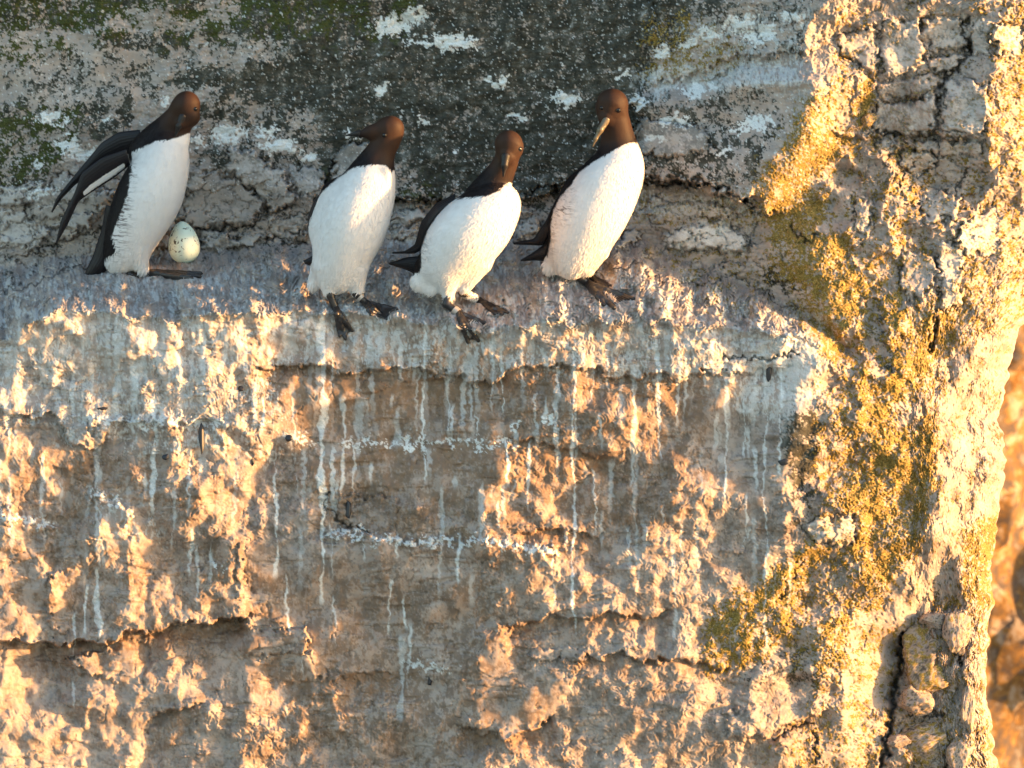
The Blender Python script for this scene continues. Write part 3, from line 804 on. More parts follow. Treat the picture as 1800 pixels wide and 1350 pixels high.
base = mix(n, mth(n, 'MULTIPLY', s2.outputs[0], .6), base, (.15, .12, .10))
base = mix(n, mth(n, 'MULTIPLY', s2.outputs[1], .4), base, (.24, .28, .29))  # blue of the sky mixed into the rock colour with the algae
base = mix(n, mth(n, 'MULTIPLY', s2.outputs[2], .85), base, (.16, .085, .045))
n5 = noise_tex(n, 38, 9, .72, co, .3)
mosc = ramp(n, n5.outputs[0], [(.36, (.022, .022, .016)), (.5, (.05, .047, .036)), (.58, (.085, .08, .064)), (.63, (.17, .16, .14)), (.7, (.36, .34, .31))])
olc = ramp(n, n3.outputs[0], [(.35, (.022, .026, .008)), (.6, (.07, .075, .018)), (.8, (.14, .14, .05))])
mosc = mix(n, a2.outputs['Alpha'], mosc, olc)
base = mix(n, s1.outputs[0], base, mosc)
golc = ramp(n, n3.outputs[0], [(.3, (.07, .05, .014)), (.48, (.20, .13, .025)), (.62, (.38, .26, .07)), (.74, (.48, .40, .24))])
base = mix(n, mth(n, 'MULTIPLY', s1.outputs[1], .95), base, golc)
guac = ramp(n, n3.outputs[0], [(.3, (.52, .51, .49)), (.6, (.72, .71, .68))])
base = mix(n, s1.outputs[2], base, guac)
a3 = n.nodes.new('ShaderNodeAttribute'); a3.attribute_name = 'crevice'
base = mix(n, mth(n, 'MULTIPLY', a3.outputs['Fac'], .8), base, (.035, .03, .025))
spk = ramp(n, n3.outputs[0], [(.66, (0, 0, 0)), (.74, (1, 1, 1))])
base = mix(n, mth(n, 'MULTIPLY', spk, .12), base, (.06, .05, .04))
n.links.new(base, b.inputs['Base Color'])
b.inputs['Roughness'].default_value = .85
b.inputs['Specular IOR Level'].default_value = .25
q = bump(n, b, n2.outputs[0], .12, .003)
bump(n, b, n3.outputs[0], .5, .0006, q)

# ------------------------------------------------------------------ the cliff meshes
def axis_out(start, sgn, n_, far):
    t_ = np.linspace(0, 1, n_ + 1)[1:]
    return start + sgn * far * t_ ** 2.2
xl = axis_out(uu[0], -1, 45, 2600)[::-1]
yt = axis_out(vv[0], -1, 45, 2600)[::-1]
yb_ = axis_out(vv[-1], 1, 45, 5000)
NL, NT, NB, NR = len(xl), len(yt), len(yb_), 26
def refl(v, n_):
    p = 2 * (n_ - 1); v = np.mod(v, p); return np.where(v < n_, v, p - v).astype(int)
allv = np.concatenate([yt, vv, yb_])
allu = np.concatenate([xl, uu])
ri = refl(np.round((allv - V0) / STEP).astype(int), NV)
ci = refl(np.round((allu - U0) / STEP).astype(int), NU)
Hd = H - H0          # detail above the big shape
silA = np.concatenate([silh(yt), SIL, silh(yb_)])
UU, VV = np.meshgrid(allu, allv)
TT = np.clip((UU - 1600) / (uu[-1] - 1600), 0, 1)
PXa = np.where(UU < 1600, UU, 1600 + (silA[:, None] - 1600) * TT)
Ha = macro(PXa, VV) + Hd[np.ix_(ri, ci)]
Ha[NT:NT + NV, NL:] = H
# beyond the picture on the right the rock runs straight back
back = np.linspace(0, 1, NR + 1)[1:] ** 1.6 * 1900
PXr = np.repeat(PXa[:, -1:], NR, 1) + np.linspace(0, -30, NR)[None, :]
Hr = Ha[:, -1:] - back[None, :]
PXf = np.concatenate([PXa, PXr], 1); PYf = np.repeat(allv[:, None], PXf.shape[1], 1)
Hf = np.concatenate([Ha, Hr], 1)
def full(a):
    f = a[np.ix_(ri, ci)]
    return np.concatenate([f, np.repeat(f[:, -1:], NR, 1)], 1)
WP = at(PXf, PYf, Hf).reshape(-1, 3)
growth = np.stack([full(moss), full(gold), full(guano), full(ochre)], -1).reshape(-1, 4)
stain_sky = np.stack([full(grime), full(algae_sky), full(brn), full(olive)], -1).reshape(-1, 4)
crev = full(crackm).ravel()
NRw, NC = PXf.shape
ids = np.arange(NRw * NC).reshape(NRw, NC)
Q = np.stack([ids[:-1, :-1], ids[1:, :-1], ids[1:, 1:], ids[:-1, 1:]], -1)
own = np.full((NRw - 1, NC - 1), -1)
own[NT:NT + NV - 1, NL:NL + NU - 1] = owner[:-1, :-1]
cx, cy = PXf[:-1, :-1], PYf[:-1, :-1]
shk = np.zeros_like(cx); shk[NT:NT + NV - 1, NL:NL + NU - 1] = (wy - PY)[:-1, :-1]
isright = (cx > np.interp(cy + shk, [-9000, 0, 100, 320, 450, 600, 900, 1000, 1250, 1400, 9000], [1440, 1440, 1425, 1325, 1390, 1442, 1440, 1360, 1330, 1330, 1330]))
isupper = (~isright) & (cy + shk < back_y(cx) + 2)
isled = ~(isright | isupper)

def submesh(name, qsel, mat, parent=None):
    qs = Q[qsel]
    used, inv = np.unique(qs.ravel(), return_inverse=True)
    return link_mesh(name, WP[used], inv.reshape(-1, 4), mat, parent, dict(growth=growth[used], stain_sky=stain_sky[used], crevice=crev[used]))
wall_o = submesh('cliff_wall', isupper & (own < 0), ROCK)
tag(wall_o, 'shaded back wall of the cliff with dark moss, behind the birds', None, None, 'structure')
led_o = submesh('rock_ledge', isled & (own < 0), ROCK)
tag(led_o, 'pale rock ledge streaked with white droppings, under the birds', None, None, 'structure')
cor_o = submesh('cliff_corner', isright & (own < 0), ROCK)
tag(cor_o, 'sunlit cliff corner with golden lichen at the right', None, None, 'structure')
for i, st in enumerate(STONES):
    par = {'w': wall_o, 'c': cor_o, 'l': led_o}[st[0]]
    if (own == i).sum() > 30:
        submesh('stone', own == i, ROCK, par)

def surf_h(px, py):
    px = np.asarray(px, float); py = np.asarray(py, float)
    i = np.clip(((px - U0) / STEP), 0, NU - 2); j = np.clip(((py - V0) / STEP), 0, NV - 2)
    i0, j0 = i.astype(int), j.astype(int); fi, fj = i - i0, j - j0
    return (H[j0, i0] * (1 - fi) + H[j0, i0 + 1] * fi) * (1 - fj) + (H[j0 + 1, i0] * (1 - fi) + H[j0 + 1, i0 + 1] * fi) * fj

#@@BIRDS@@
# ------------------------------------------------------------------ the far cliff and the sea
def far_cliff():
    n_ = 260
    R = np.random.RandomState(5)
    wn = R.randn(n_, n_)
    fx = np.fft.rfftfreq(n_)[None, :]; fy = np.fft.fftfreq(n_)[:, None]
    k = np.sqrt(fx ** 2 + fy ** 2) + 1e-6
    h = np.fft.irfft2(np.fft.rfft2(wn) * k ** -1.0 / (1 + (.02 / k) ** 4), s=(n_, n_)); h /= h.std()
    h = .6 * h + .5 * np.abs(h)
    a = np.linspace(-7, 7, n_); X, Z = np.meshgrid(a, np.linspace(-20, 9, n_))
    nx_, ny_ = math.sin(math.radians(38)), -math.cos(math.radians(38))
    tx_, ty_ = -ny_, nx_
    ox, oy = 6.0, 17.0
    Dp = h * .12
    V = np.stack([ox + X * tx_ + Dp * nx_, oy + X * ty_ + Dp * ny_, Z], -1).reshape(-1, 3)
    i = np.arange(n_ * n_).reshape(n_, n_)
    F = np.stack([i[:-1, :-1], i[:-1, 1:], i[1:, 1:], i[1:, :-1]], -1).reshape(-1, 4)
    m, n, b = new_mat('far_rock')
    co = n.nodes.new('ShaderNodeTexCoord').outputs['Object']
    a_ = noise_tex(n, 7, 8, .75, co); c_ = noise_tex(n, 16, 5, .7, co)
    col = ramp(n, a_.outputs[0], [(.36, (.20, .17, .14)), (.45, (.09, .05, .02)), (.52, (.22, .11, .02)), (.60, (.34, .27, .20))])
    col = mix(n, ramp(n, c_.outputs[0], [(.52, (0, 0, 0)), (.6, (1, 1, 1))]), col, (.07, .05, .04))
    n.links.new(col, b.inputs['Base Color']); b.inputs['Roughness'].default_value = .9
    o = link_mesh('far_cliff', V, F, m)
    tag(o, 'blurred orange cliff far behind at the right edge', None, None, 'structure')
far_cliff()

m, n, b = new_mat('sea_water')
b.inputs['Base Color'].default_value = (.05, .10, .12, 1); b.inputs['Roughness'].default_value = .18
tcn = n.nodes.new('ShaderNodeTexCoord')
bump(n, b, noise_tex(n, .5, 6, .6, tcn.outputs['Object']).outputs[0], .8, .6)
gx_ = np.linspace(-3000, 3000, 7); XX, YY = np.meshgrid(gx_, gx_)
i = np.arange(49).reshape(7, 7)
o = link_mesh('sea', np.stack([XX, YY, XX * 0 - 40], -1).reshape(-1, 3), np.stack([i[:-1, :-1], i[:-1, 1:], i[1:, 1:], i[1:, :-1]], -1).reshape(-1, 4), m)
tag(o, 'grey sea far below the cliff', None, None, 'structure')

# ------------------------------------------------------------------ birds
def sdf_prims(prims, X, Y, Z):
    f = None
    for p in prims:
        x0, y0, z0, r0, x1, y1, z1, r1 = p[:8]
        k = p[8] if len(p) > 8 else 12.0
        ax_, ay_, az_ = x1 - x0, y1 - y0, z1 - z0
        L2 = ax_ * ax_ + ay_ * ay_ + az_ * az_ + 1e-6
        t = np.clip(((X - x0) * ax_ + (Y - y0) * ay_ + (Z - z0) * az_) / L2, 0, 1)
        d = np.sqrt((X - x0 - t * ax_) ** 2 + (Y - y0 - t * ay_) ** 2 + (Z - z0 - t * az_) ** 2) - (r0 + (r1 - r0) * t)
        if f is None: f = d
        else:
            hh = np.clip(.5 + .5 * (d - f) / k, 0, 1)      # weight of f
            f = d * (1 - hh) + f * hh - k * hh * (1 - hh)
    return f

def chain(P, n_=5, k=5.0):
    P = np.asarray(P, float); out = []
    Q_ = np.vstack([2 * P[0] - P[1], P, 2 * P[-1] - P[-2]])
    pts = []
    for i in range(1, len(Q_) - 2):
        for t in np.arange(n_) / n_:
            pts.append(.5 * (2 * Q_[i] + (Q_[i + 1] - Q_[i - 1]) * t + (2 * Q_[i - 1] - 5 * Q_[i] + 4 * Q_[i + 1] - Q_[i + 2]) * t * t + (-Q_[i - 1] + 3 * Q_[i] - 3 * Q_[i + 1] + Q_[i + 2]) * t ** 3))
    pts.append(P[-1])
    return [(*a, *b_, k) for a, b_ in zip(pts[:-1], pts[1:])]

def surface_net(prims, res, pad=8):
    A = np.array([p[:8] for p in prims], float)
    lo = np.minimum((A[:, :3] - A[:, 3:4]).min(0), (A[:, 4:7] - A[:, 7:8]).min(0)) - pad
    hi = np.maximum((A[:, :3] + A[:, 3:4]).max(0), (A[:, 4:7] + A[:, 7:8]).max(0)) + pad
    g = [np.arange(lo[i], hi[i] + res, res) for i in range(3)]
    X, Y, Z = g[0][:, None, None], g[1][None, :, None], g[2][None, None, :]
    f = sdf_prims(prims, X, Y, Z).astype(np.float32)
    s_ = f < 0
    nx, ny, nz = f.shape
    cs = (nx - 1, ny - 1, nz - 1)
    acc = np.zeros(cs + (3,), np.float32); cnt = np.zeros(cs, np.float32)
    for axn in range(3):
        a0 = [slice(None)] * 3; a1_ = [slice(None)] * 3
        a0[axn] = slice(0, -1); a1_[axn] = slice(1, None)
        f0, f1 = f[tuple(a0)], f[tuple(a1_)]
        cr = s_[tuple(a0)] != s_[tuple(a1_)]
        t = np.where(cr, f0 / np.where(cr, f0 - f1, 1), 0)
        oth = [a for a in range(3) if a != axn]
        for da in (0, 1):
            for db in (0, 1):
                sl = [slice(None)] * 3
                sl[oth[0]] = slice(da, da + cs[oth[0]]); sl[oth[1]] = slice(db, db + cs[oth[1]])
                c = cr[tuple(sl)]; tt_ = t[tuple(sl)]
                off = [0, 0, 0]; off[oth[0]] = da; off[oth[1]] = db
                for q in range(3):
                    acc[..., q] += np.where(c, tt_ if q == axn else off[q], 0)
                cnt += c
    act = cnt > 0
    idx = np.full(cs, -1, np.int64); idx[act] = np.arange(act.sum())
    ii = np.argwhere(act)
    V = (ii + acc[act] / cnt[act][:, None]) * res + np.array([a[0] for a in g])
    faces = []
    for axn in range(3):
        a0 = [slice(None)] * 3; a1_ = [slice(None)] * 3
        a0[axn] = slice(0, -1); a1_[axn] = slice(1, None)
        cr = s_[tuple(a0)] != s_[tuple(a1_)]; ins = s_[tuple(a0)]
        e = np.argwhere(cr); sg = ins[cr]
        o1, o2 = [(1, 2), (2, 0), (0, 1)][axn]
        ok = (e[:, o1] > 0) & (e[:, o2] > 0) & (e[:, o1] < cs[o1]) & (e[:, o2] < cs[o2])
        e, sg = e[ok], sg[ok]
        def cell(d1, d2):
            c = e.copy(); c[:, o1] -= d1; c[:, o2] -= d2
            return idx[c[:, 0], c[:, 1], c[:, 2]]
        q = np.stack([cell(1, 1), cell(0, 1), cell(0, 0), cell(1, 0)], -1)
        q = np.where(sg[:, None], q, q[:, ::-1])
        faces.append(q)
    F = np.concatenate(faces)
    # snap to the exact surface
    for _ in range(2):
        e = .4
        f0 = sdf_prims(prims, *V.T)
        G = np.stack([sdf_prims(prims, V[:, 0] + e * (a == 0), V[:, 1] + e * (a == 1), V[:, 2] + e * (a == 2)) - f0 for a in range(3)], -1) / e
        V = V - np.clip(f0, -res, res)[:, None] * G / np.maximum((G ** 2).sum(-1), .3)[:, None]
    return V, F[:, ::-1]      # photo y runs down, so the winding flips

def poly_sd(P, x, y):
    P = np.asarray(P, float); d = np.full(x.shape, 1e9); ins = np.zeros(x.shape, bool)
    for i in range(len(P)):
        a, b_ = P[i], P[(i + 1) % len(P)]
        ab = b_ - a; t = np.clip(((x - a[0]) * ab[0] + (y - a[1]) * ab[1]) / ((ab ** 2).sum() + 1e-9), 0, 1)
        d = np.minimum(d, np.hypot(x - a[0] - t * ab[0], y - a[1] - t * ab[1]))
        if a[1] != b_[1]:
            c = (a[1] > y) != (b_[1] > y)
            ins ^= c & (x < ab[0] * (y - a[1]) / ab[1] + a[0])
    return np.where(ins, d, -d)

# plumage
PLUM, n, b = new_mat('plumage')
co = n.nodes.new('ShaderNodeTexCoord').outputs['Object']
aw = n.nodes.new('ShaderNodeAttribute'); aw.attribute_name = 'white'
ah = n.nodes.new('ShaderNodeAttribute'); ah.attribute_name = 'head'
af = n.nodes.new('ShaderNodeAttribute'); af.attribute_name = 'flank'
fr = noise_tex(n, 420, 4, .7, mapping(n, co, (1, 1, .35)))
fr2 = noise_tex(n, 60, 5, .6, co)
fs = noise_tex(n, 130, 3, .6, mapping(n, co, (.35, .35, 1.6)), .8)
edge = mth(n, 'ADD', aw.outputs['Fac'], mth(n, 'MULTIPLY', mth(n, 'SUBTRACT', fr.outputs[0], .5), 5.0))
edge = mth(n, 'ADD', edge, mth(n, 'MULTIPLY', mth(n, 'SUBTRACT', fr2.outputs[0], .5), 5.0))
wfac = ramp(n, mth(n, 'ADD', mth(n, 'MULTIPLY', edge, .25), .5, True), [(.2, (0, 0, 0)), (.8, (1, 1, 1))])
dk = mix(n, ah.outputs['Fac'], (.009, .007, .008), (.036, .017, .010))
dk = mix(n, ramp(n, fr2.outputs[0], [(.3, (0, 0, 0)), (.8, (.3,) * 3)]), dk, (.03, .018, .012))
wh = mix(n, fr2.outputs[0], (.74, .70, .68), (.66, .605, .57))
stk = mth(n, 'MULTIPLY', ramp(n, fs.outputs[0], [(.50, (0, 0, 0)), (.58, (1, 1, 1))]), af.outputs['Fac'], True)
wh = mix(n, stk, wh, (.09, .06, .05))
n.links.new(mix(n, wfac, dk, wh), b.inputs['Base Color'])
b.inputs['Roughness'].default_value = .62
b.inputs['Specular IOR Level'].default_value = .16
q = bump(n, b, fr.outputs[0], .15, .001)
bump(n, b, noise_tex(n, 110, 4, .6, mapping(n, co, (1, 1, .4))).outputs[0], .12, .004, q)

WINGM, n, b = new_mat('wing_feathers')
co = n.nodes.new('ShaderNodeTexCoord').outputs['Object']
av = n.nodes.new('ShaderNodeAttribute'); av.attribute_name = 'across'
ab_ = n.nodes.new('ShaderNodeAttribute'); ab_.attribute_name = 'bar'
nz = noise_tex(n, 260, 4, .6, co)
lines = mth(n, 'ABSOLUTE', mth(n, 'SINE', mth(n, 'MULTIPLY', av.outputs['Fac'], 24.0)))
b.inputs['Specular IOR Level'].default_value = .25
c = mix(n, nz.outputs[0], (.007, .006, .008), (.018, .014, .014))
bf = mth(n, 'ADD', ab_.outputs['Fac'], mth(n, 'MULTIPLY', mth(n, 'SUBTRACT', nz.outputs[0], .5), .9), True)
c = mix(n, ramp(n, bf, [(.42, (0, 0, 0)), (.6, (1, 1, 1))]), c, (.66, .63, .62))
n.links.new(c, b.inputs['Base Color'])
b.inputs['Roughness'].default_value = .5
q = bump(n, b, lines, .3, .0015)
bump(n, b, nz.outputs[0], .3, .001, q)

BILLM, n, b = new_mat('bill_horn')
b.inputs['Base Color'].default_value = (.016, .013, .012, 1); b.inputs['Roughness'].default_value = .5; b.inputs['Specular IOR Level'].default_value = .3
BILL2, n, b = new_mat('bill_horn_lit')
b.inputs['Base Color'].default_value = (.13, .10, .06, 1); b.inputs['Roughness'].default_value = .3  # paler copy of the horn, low sun's gold put into its colour
EYEM, n, b = new_mat('eye_wet')
b.inputs['Base Color'].default_value = (.006, .004, .003, 1); b.inputs['Roughness'].default_value = .06
FOOTM, n, b = new_mat('foot_skin')
co = n.nodes.new('ShaderNodeTexCoord').outputs['Object']
nz = noise_tex(n, 240, 4, .6, co)
n.links.new(mix(n, nz.outputs[0], (.010, .009, .010), (.032, .024, .021)), b.inputs['Base Color'])
b.inputs['Roughness'].default_value = .42
bump(n, b, nz.outputs[0], .4, .001)
BAND1, n, b = new_mat('band_white')
co = n.nodes.new('ShaderNodeTexCoord').outputs['Object']
nz = noise_tex(n, 480, 2, .5, co)
n.links.new(ramp(n, nz.outputs[0], [(.46, (.05, .045, .045)), (.52, (.72, .70, .68))]), b.inputs['Base Color'])
BAND2, n, b = new_mat('band_metal')
b.inputs['Base Color'].default_value = (.42, .36, .31, 1); b.inputs['Roughness'].default_value = .45; b.inputs['Metallic'].default_value = .5

def resample(P, n_):
    P = np.asarray(P, float)
    L_ = np.concatenate([[0], np.cumsum(np.hypot(np.diff(P[:, 0]), np.diff(P[:, 1])))])
    t = np.linspace(0, L_[-1], n_)
    Q_ = np.stack([np.interp(t, L_, P[:, k]) for k in range(P.shape[1])], -1)
    if len(P) > 3:
        for _ in range(3): Q_[1:-1] = .5 * Q_[1:-1] + .25 * (Q_[:-2] + Q_[2:])
    return Q_

class Bird:
    def __init__(s, label, foot, h0, group):
        s.yf = foot[1]; s.h0 = h0
        s.root = empty('guillemot', at(foot[0], foot[1], h0))
        tag(s.root, label, 'bird', group)
    def W(s, V):
        V = np.asarray(V, float)
        return at(V[..., 0], V[..., 1], s.h0 + V[..., 2] + .268 * (s.yf - V[..., 1]))
    def body(s, prims, white, zback, head, hr, flank=(), axis=(-.35, 1), eyes=((343, 192), (676, 238), (914, 262), (1087, 194), (1058, 190))):
        s.prims = prims
        V, F = surface_net(prims, 1.9)
        sd = poly_sd(white, V[:, 0], V[:, 1])
        sd = np.minimum(sd, (V[:, 2] - zback))
        hd = sstep(hr * 2.4, hr * 1.1, np.hypot(V[:, 0] - head[0], (V[:, 1] - head[1]) * .8))
        fl = np.zeros(len(V))
        for (cx_, cy_, rx, ry, st) in flank:
            fl = np.maximum(fl, st * np.exp(-((V[:, 0] - cx_) / rx) ** 2 - ((V[:, 1] - cy_) / ry) ** 2))
        # short feather tips all over, laid back along the body
        R = np.random.RandomState(len(V) % 1000)
        nb = 17000
        pick = R.randint(0, len(V), nb); pick = pick[hd[pick] < .35]
        for ex, ey in eyes: pick = pick[np.hypot(V[pick, 0] - ex, V[pick, 1] - ey) > 7]
        nb = len(pick)
        P = V[pick] + R.randn(nb, 3) * .4
        e = .5; f0 = sdf_prims(prims, *P.T)
        G = np.stack([sdf_prims(prims, P[:, 0] + e * (a == 0), P[:, 1] + e * (a == 1), P[:, 2] + e * (a == 2)) - f0 for a in range(3)], -1)
        G /= np.linalg.norm(G, axis=1)[:, None] + 1e-9
        flow = np.array([[axis[0], axis[1], -.1]]) + R.randn(nb, 3) * .22
        T = flow - (flow * G).sum(-1)[:, None] * G
        T /= np.linalg.norm(T, axis=1)[:, None] + 1e-9
        Bn = np.cross(G, T)
        hk = hd[pick]
        ln = (3.0 + 6.0 * R.rand(nb)) * (1 - .65 * hk); wd = .9 + .6 * R.rand(nb)
        lowf = np.clip((P[:, 1] - (s.yf - 75)) / 60, 0, 1)
        ln *= 1 + .6 * lowf; lift = .08 + .14 * R.rand(nb) + 1.6 * lowf * R.rand(nb)
        b0 = P - G * .5 - Bn * wd[:, None]; b1 = P - G * .5 + Bn * wd[:, None]
        tip = P + T * ln[:, None] + G * lift[:, None]
        mid = P + T * (ln * .5)[:, None] + G * (lift * .8)[:, None]
        k0 = len(V)
        Vb = np.concatenate([b0, b1, mid + Bn * wd[:, None] * .8, tip, mid - Bn * wd[:, None] * .8])
        i = np.arange(nb)
        F5 = np.stack([i, i + nb, i + 2 * nb, i + 4 * nb], -1) + k0
        F6 = np.stack([i + 4 * nb, i + 2 * nb, i + 3 * nb], -1) + k0
        rep = lambda a: np.concatenate([a, np.tile(a[pick] , 5)])
        return link_mesh('body', s.W(np.concatenate([V, Vb])), [F, F5, F6], PLUM, s.root, dict(white=rep(sd), head=rep(hd), flank=rep(fl)))
    def solid(s, name, prims, mat, res=1.2, parent=None):
        V, F = surface_net(prims, res, 4)
        z = np.zeros(len(V))
        return link_mesh(name, s.W(V), F, mat, parent or s.root, dict(across=z, bar=z))
    def zsurf(s, x, y, extra=0):
        z = np.linspace(150, -150, 1200)
        f = sdf_prims(s.prims, np.full_like(z, x), np.full_like(z, y), z)
        k = np.argmax(f < 0) if (f < 0).any() else np.argmin(f)
        return z[k] + extra
    def eye(s, x, y, r=4.3):
        z = s.zsurf(x, y)
        s.solid('eye', [(x, y, z - r * .35, r, x, y, z - r * .35, r)], EYEM, .7)
    def strip(s, name, A, B, za, zb, th, mat, bar=None, n_=70, m_=16, belly=6.0):
        """feathered blade between outlines A and B (photo px), depths za/zb along it"""
        A, B = resample(A, n_), resample(B, n_)
        u = np.linspace(0, 1, n_)[:, None]; v = np.linspace(0, 1, m_)[None, :]
        X = A[:, None, 0] * (1 - v) + B[:, None, 0] * v
        Y = A[:, None, 1] * (1 - v) + B[:, None, 1] * v
        Zc = np.interp(u[:, 0], np.linspace(0, 1, len(za)), za)[:, None] * (1 - v) + np.interp(u[:, 0], np.linspace(0, 1, len(zb)), zb)[:, None] * v
        lens = np.sqrt(np.clip(4 * v * (1 - v), 0, 1)) * np.sqrt(np.clip(np.minimum(1, (1 - u) * 6) * np.minimum(1, u * 8 + .2), 0, 1))
        Zc = Zc + belly * 4 * v * (1 - v)
        front = np.stack([X, Y, Zc + th * lens], -1); bk = np.stack([X, Y, Zc - th * lens], -1)
        V = np.concatenate([front.reshape(-1, 3), bk.reshape(-1, 3)])
        i_ = np.arange(n_ * m_).reshape(n_, m_)
        F1 = np.stack([i_[:-1, :-1], i_[1:, :-1], i_[1:, 1:], i_[:-1, 1:]], -1).reshape(-1, 4)
        j_ = i_ + n_ * m_
        F2 = np.stack([j_[:-1, :-1], j_[:-1, 1:], j_[1:, 1:], j_[1:, :-1]], -1).reshape(-1, 4)
        ring = np.concatenate([i_[:, 0], i_[-1, 1:], i_[::-1, -1][1:], i_[0, ::-1][1:-1]])
        r2 = np.roll(ring, -1)
        F3 = np.stack([ring, ring + n_ * m_, r2 + n_ * m_, r2], -1)
        ac = np.broadcast_to(v, (n_, m_)).ravel()
        br = np.zeros((n_, m_)) if bar is None else bar(u, v) * np.ones((n_, m_))
        Fa = np.concatenate([F1, F2, F3])
        # outward winding
        P = s.W(V); nrm = np.cross(P[F1[200, 1]] - P[F1[200, 0]], P[F1[200, 2]] - P[F1[200, 0]])
        if nrm @ CF > 0: Fa = Fa[:, ::-1]
        return link_mesh(name, P, Fa, mat, s.root, dict(across=np.tile(ac, 2), bar=np.tile(br.ravel(), 2)))
    def foot(s, hip, ankle, heel, tips, mid=None, lr=5.0, web=True, name='leg', band=None, zhip=0, lift=5.0, toe=2.9):
        toe *= 1.15
        """leg from hip over ankle to heel, toes run on the rock surface to their tips"""
        def loc(p, up):      # local z so that the point lies on the rock
            return float(surf_h(p[0], p[1])) + up - s.h0 - .268 * (s.yf - p[1])
        zh = loc(heel, lift + 2)
        za = .5 * zh + .5 * zhip if ankle is not None else zh
        pr = [(hip[0], hip[1], zhip, lr + 1.5, ankle[0], ankle[1], za, lr, 4), (ankle[0], ankle[1], za, lr, heel[0], heel[1], zh, lr * .95, 4)]
        lg = s.solid('leg', pr, FOOTM, 1.2)
        pr = [(heel[0], heel[1], zh, lr, heel[0] + .1, heel[1], zh, lr, 4)]
        lines = []
        N = 5
        for tp in tips:
            pts = []
            for q in range(N + 1):
                t = q / N; p = (heel[0] * (1 - t) + tp[0] * t, heel[1] * (1 - t) + tp[1] * t)
                z = loc(p, lift * (1 - .5 * t)); pts.append([p[0], p[1], z])
            pts = np.array(pts); pts[0, 2] = zh
            # a toe cannot sink behind the line to its tip
            ch = pts[0, 2] + (pts[-1, 2] - pts[0, 2]) * np.linspace(0, 1, N + 1)
            pts[:, 2] = np.maximum(pts[:, 2], ch - 6)
            lines.append(pts)
            for q in range(N):
                r0 = toe * (1.15 - .5 * q / N); r1 = toe * (1.15 - .5 * (q + 1) / N)
                pr.append((*pts[q], r0 + (.7 if q in (1, 3) else 0), *pts[q + 1], r1, 2.5))
            d = pts[-1] - pts[-2]; d /= np.linalg.norm(d)
            pr.append((*pts[-1], toe * .5, *(pts[-1] + d * 5 + np.array([0, 0, -1])), .6, 1.5))
        if web:
            for A_, B_ in zip(lines[:-1], lines[1:]):
                for w_ in np.linspace(.12, .88, 7):
                    C_ = A_ * (1 - w_) + B_ * w_
                    # web hangs a little back between the toes
                    C_ = C_.copy(); C_[:, 2] -= .5 * math.sin(math.pi * w_)
                    cut = 1 - .10 * math.sin(math.pi * w_)
                    E_ = C_[0] + (C_ - C_[0]) * cut
                    for q in range(N):
                        pr.append((*E_[q], 2.0, *E_[q + 1], 1.7, 2.2))
        s.solid('foot', pr, FOOTM, 1.15)
        if band:
            t0, t1, mat_ = band
            H3, A3 = np.array([*ankle, za]), np.array([*heel, zh])
            p0, p1 = H3 + (A3 - H3) * t0, H3 + (A3 - H3) * t1
            ax_ = (p1 - p0) / np.linalg.norm(p1 - p0); e1 = np.cross(ax_, [0, 0, 1.]); e1 /= np.linalg.norm(e1); e2 = np.cross(ax_, e1)
            th = np.linspace(0, 2 * math.pi, 24, endpoint=False)
            prof = [(p0, lr + .4), (p0, lr + 2.0), (p1, lr + 2.0), (p1, lr + .4)]
            V = np.concatenate([p + r * (np.cos(th)[:, None] * e1 + np.sin(th)[:, None] * e2) for p, r in prof])
            F_ = []
            for a in range(4):
                b2 = (a + 1) % 4
                for q in range(24):
                    F_.append([a * 24 + q, a * 24 + (q + 1) % 24, b2 * 24 + (q + 1) % 24, b2 * 24 + q])
            link_mesh('leg_band', s.W(V), np.array(F_), mat_, lg, smooth=False)

G_ = 'guillemots standing on the rock ledge'
K = 16
# 1: wings half open, egg beside it
B = Bird('guillemot with wings held half open, beside the speckled egg', (252, 478), float(surf_h(252, 478)) + 18, G_)
B.body(chain([(208,460,-4,22),(222,435,0,38),(240,392,4,50),(264,342,8,56),(284,292,8,47),(290,262,2,38)]) + chain([(262,270,-10,36),(281,243,-6,28),(301,219,0,22),(322,196,6,20)]) + [
        (326,187,8,24, 328,184,8,24,10),(326,190,12,22, 334,205,16,18,8),(330,205,12,14,316,218,30,8,6),(322,208,4,16,312,240,2,22,12),(240,440,14,22, 251,472,12,11,10),(222,430,-14,28, 215,465,-14,12,10)],
       [(309,243),(330,235),(352,235),(380,300),(370,400),(300,470),(270,490),(225,486),(178,480),(181,455),(205,443),(197,414),(208,385),(224,345),(231,310),(232,266),(250,259),(273,248)], -22, (326,190), 26,
       axis=(-.4,1), flank=[(215,350,16,75,1.0),(205,400,12,50,.9),(228,305,12,30,.7)])
B.solid('bill', [(321,206,29,7, 314,222,34,4.6,4),(314,222,34,4.6, 308,240,32,1.5,4)], BILLM, 1.0)
B.eye(343, 192)
B.strip('wing', [(222,262),(178,277),(143,304),(131,339),(107,387),(98,426)], [(229,290),(199,314),(161,338),(138,354),(119,395),(100,428)], [24,22,18,12,8,4], [10,6,4,4,2,2], 3.0, WINGM,
        bar=lambda u, v: np.exp(-((v - .80) / .13) ** 2) * (u > .05) * (u < .50) * 1.1)
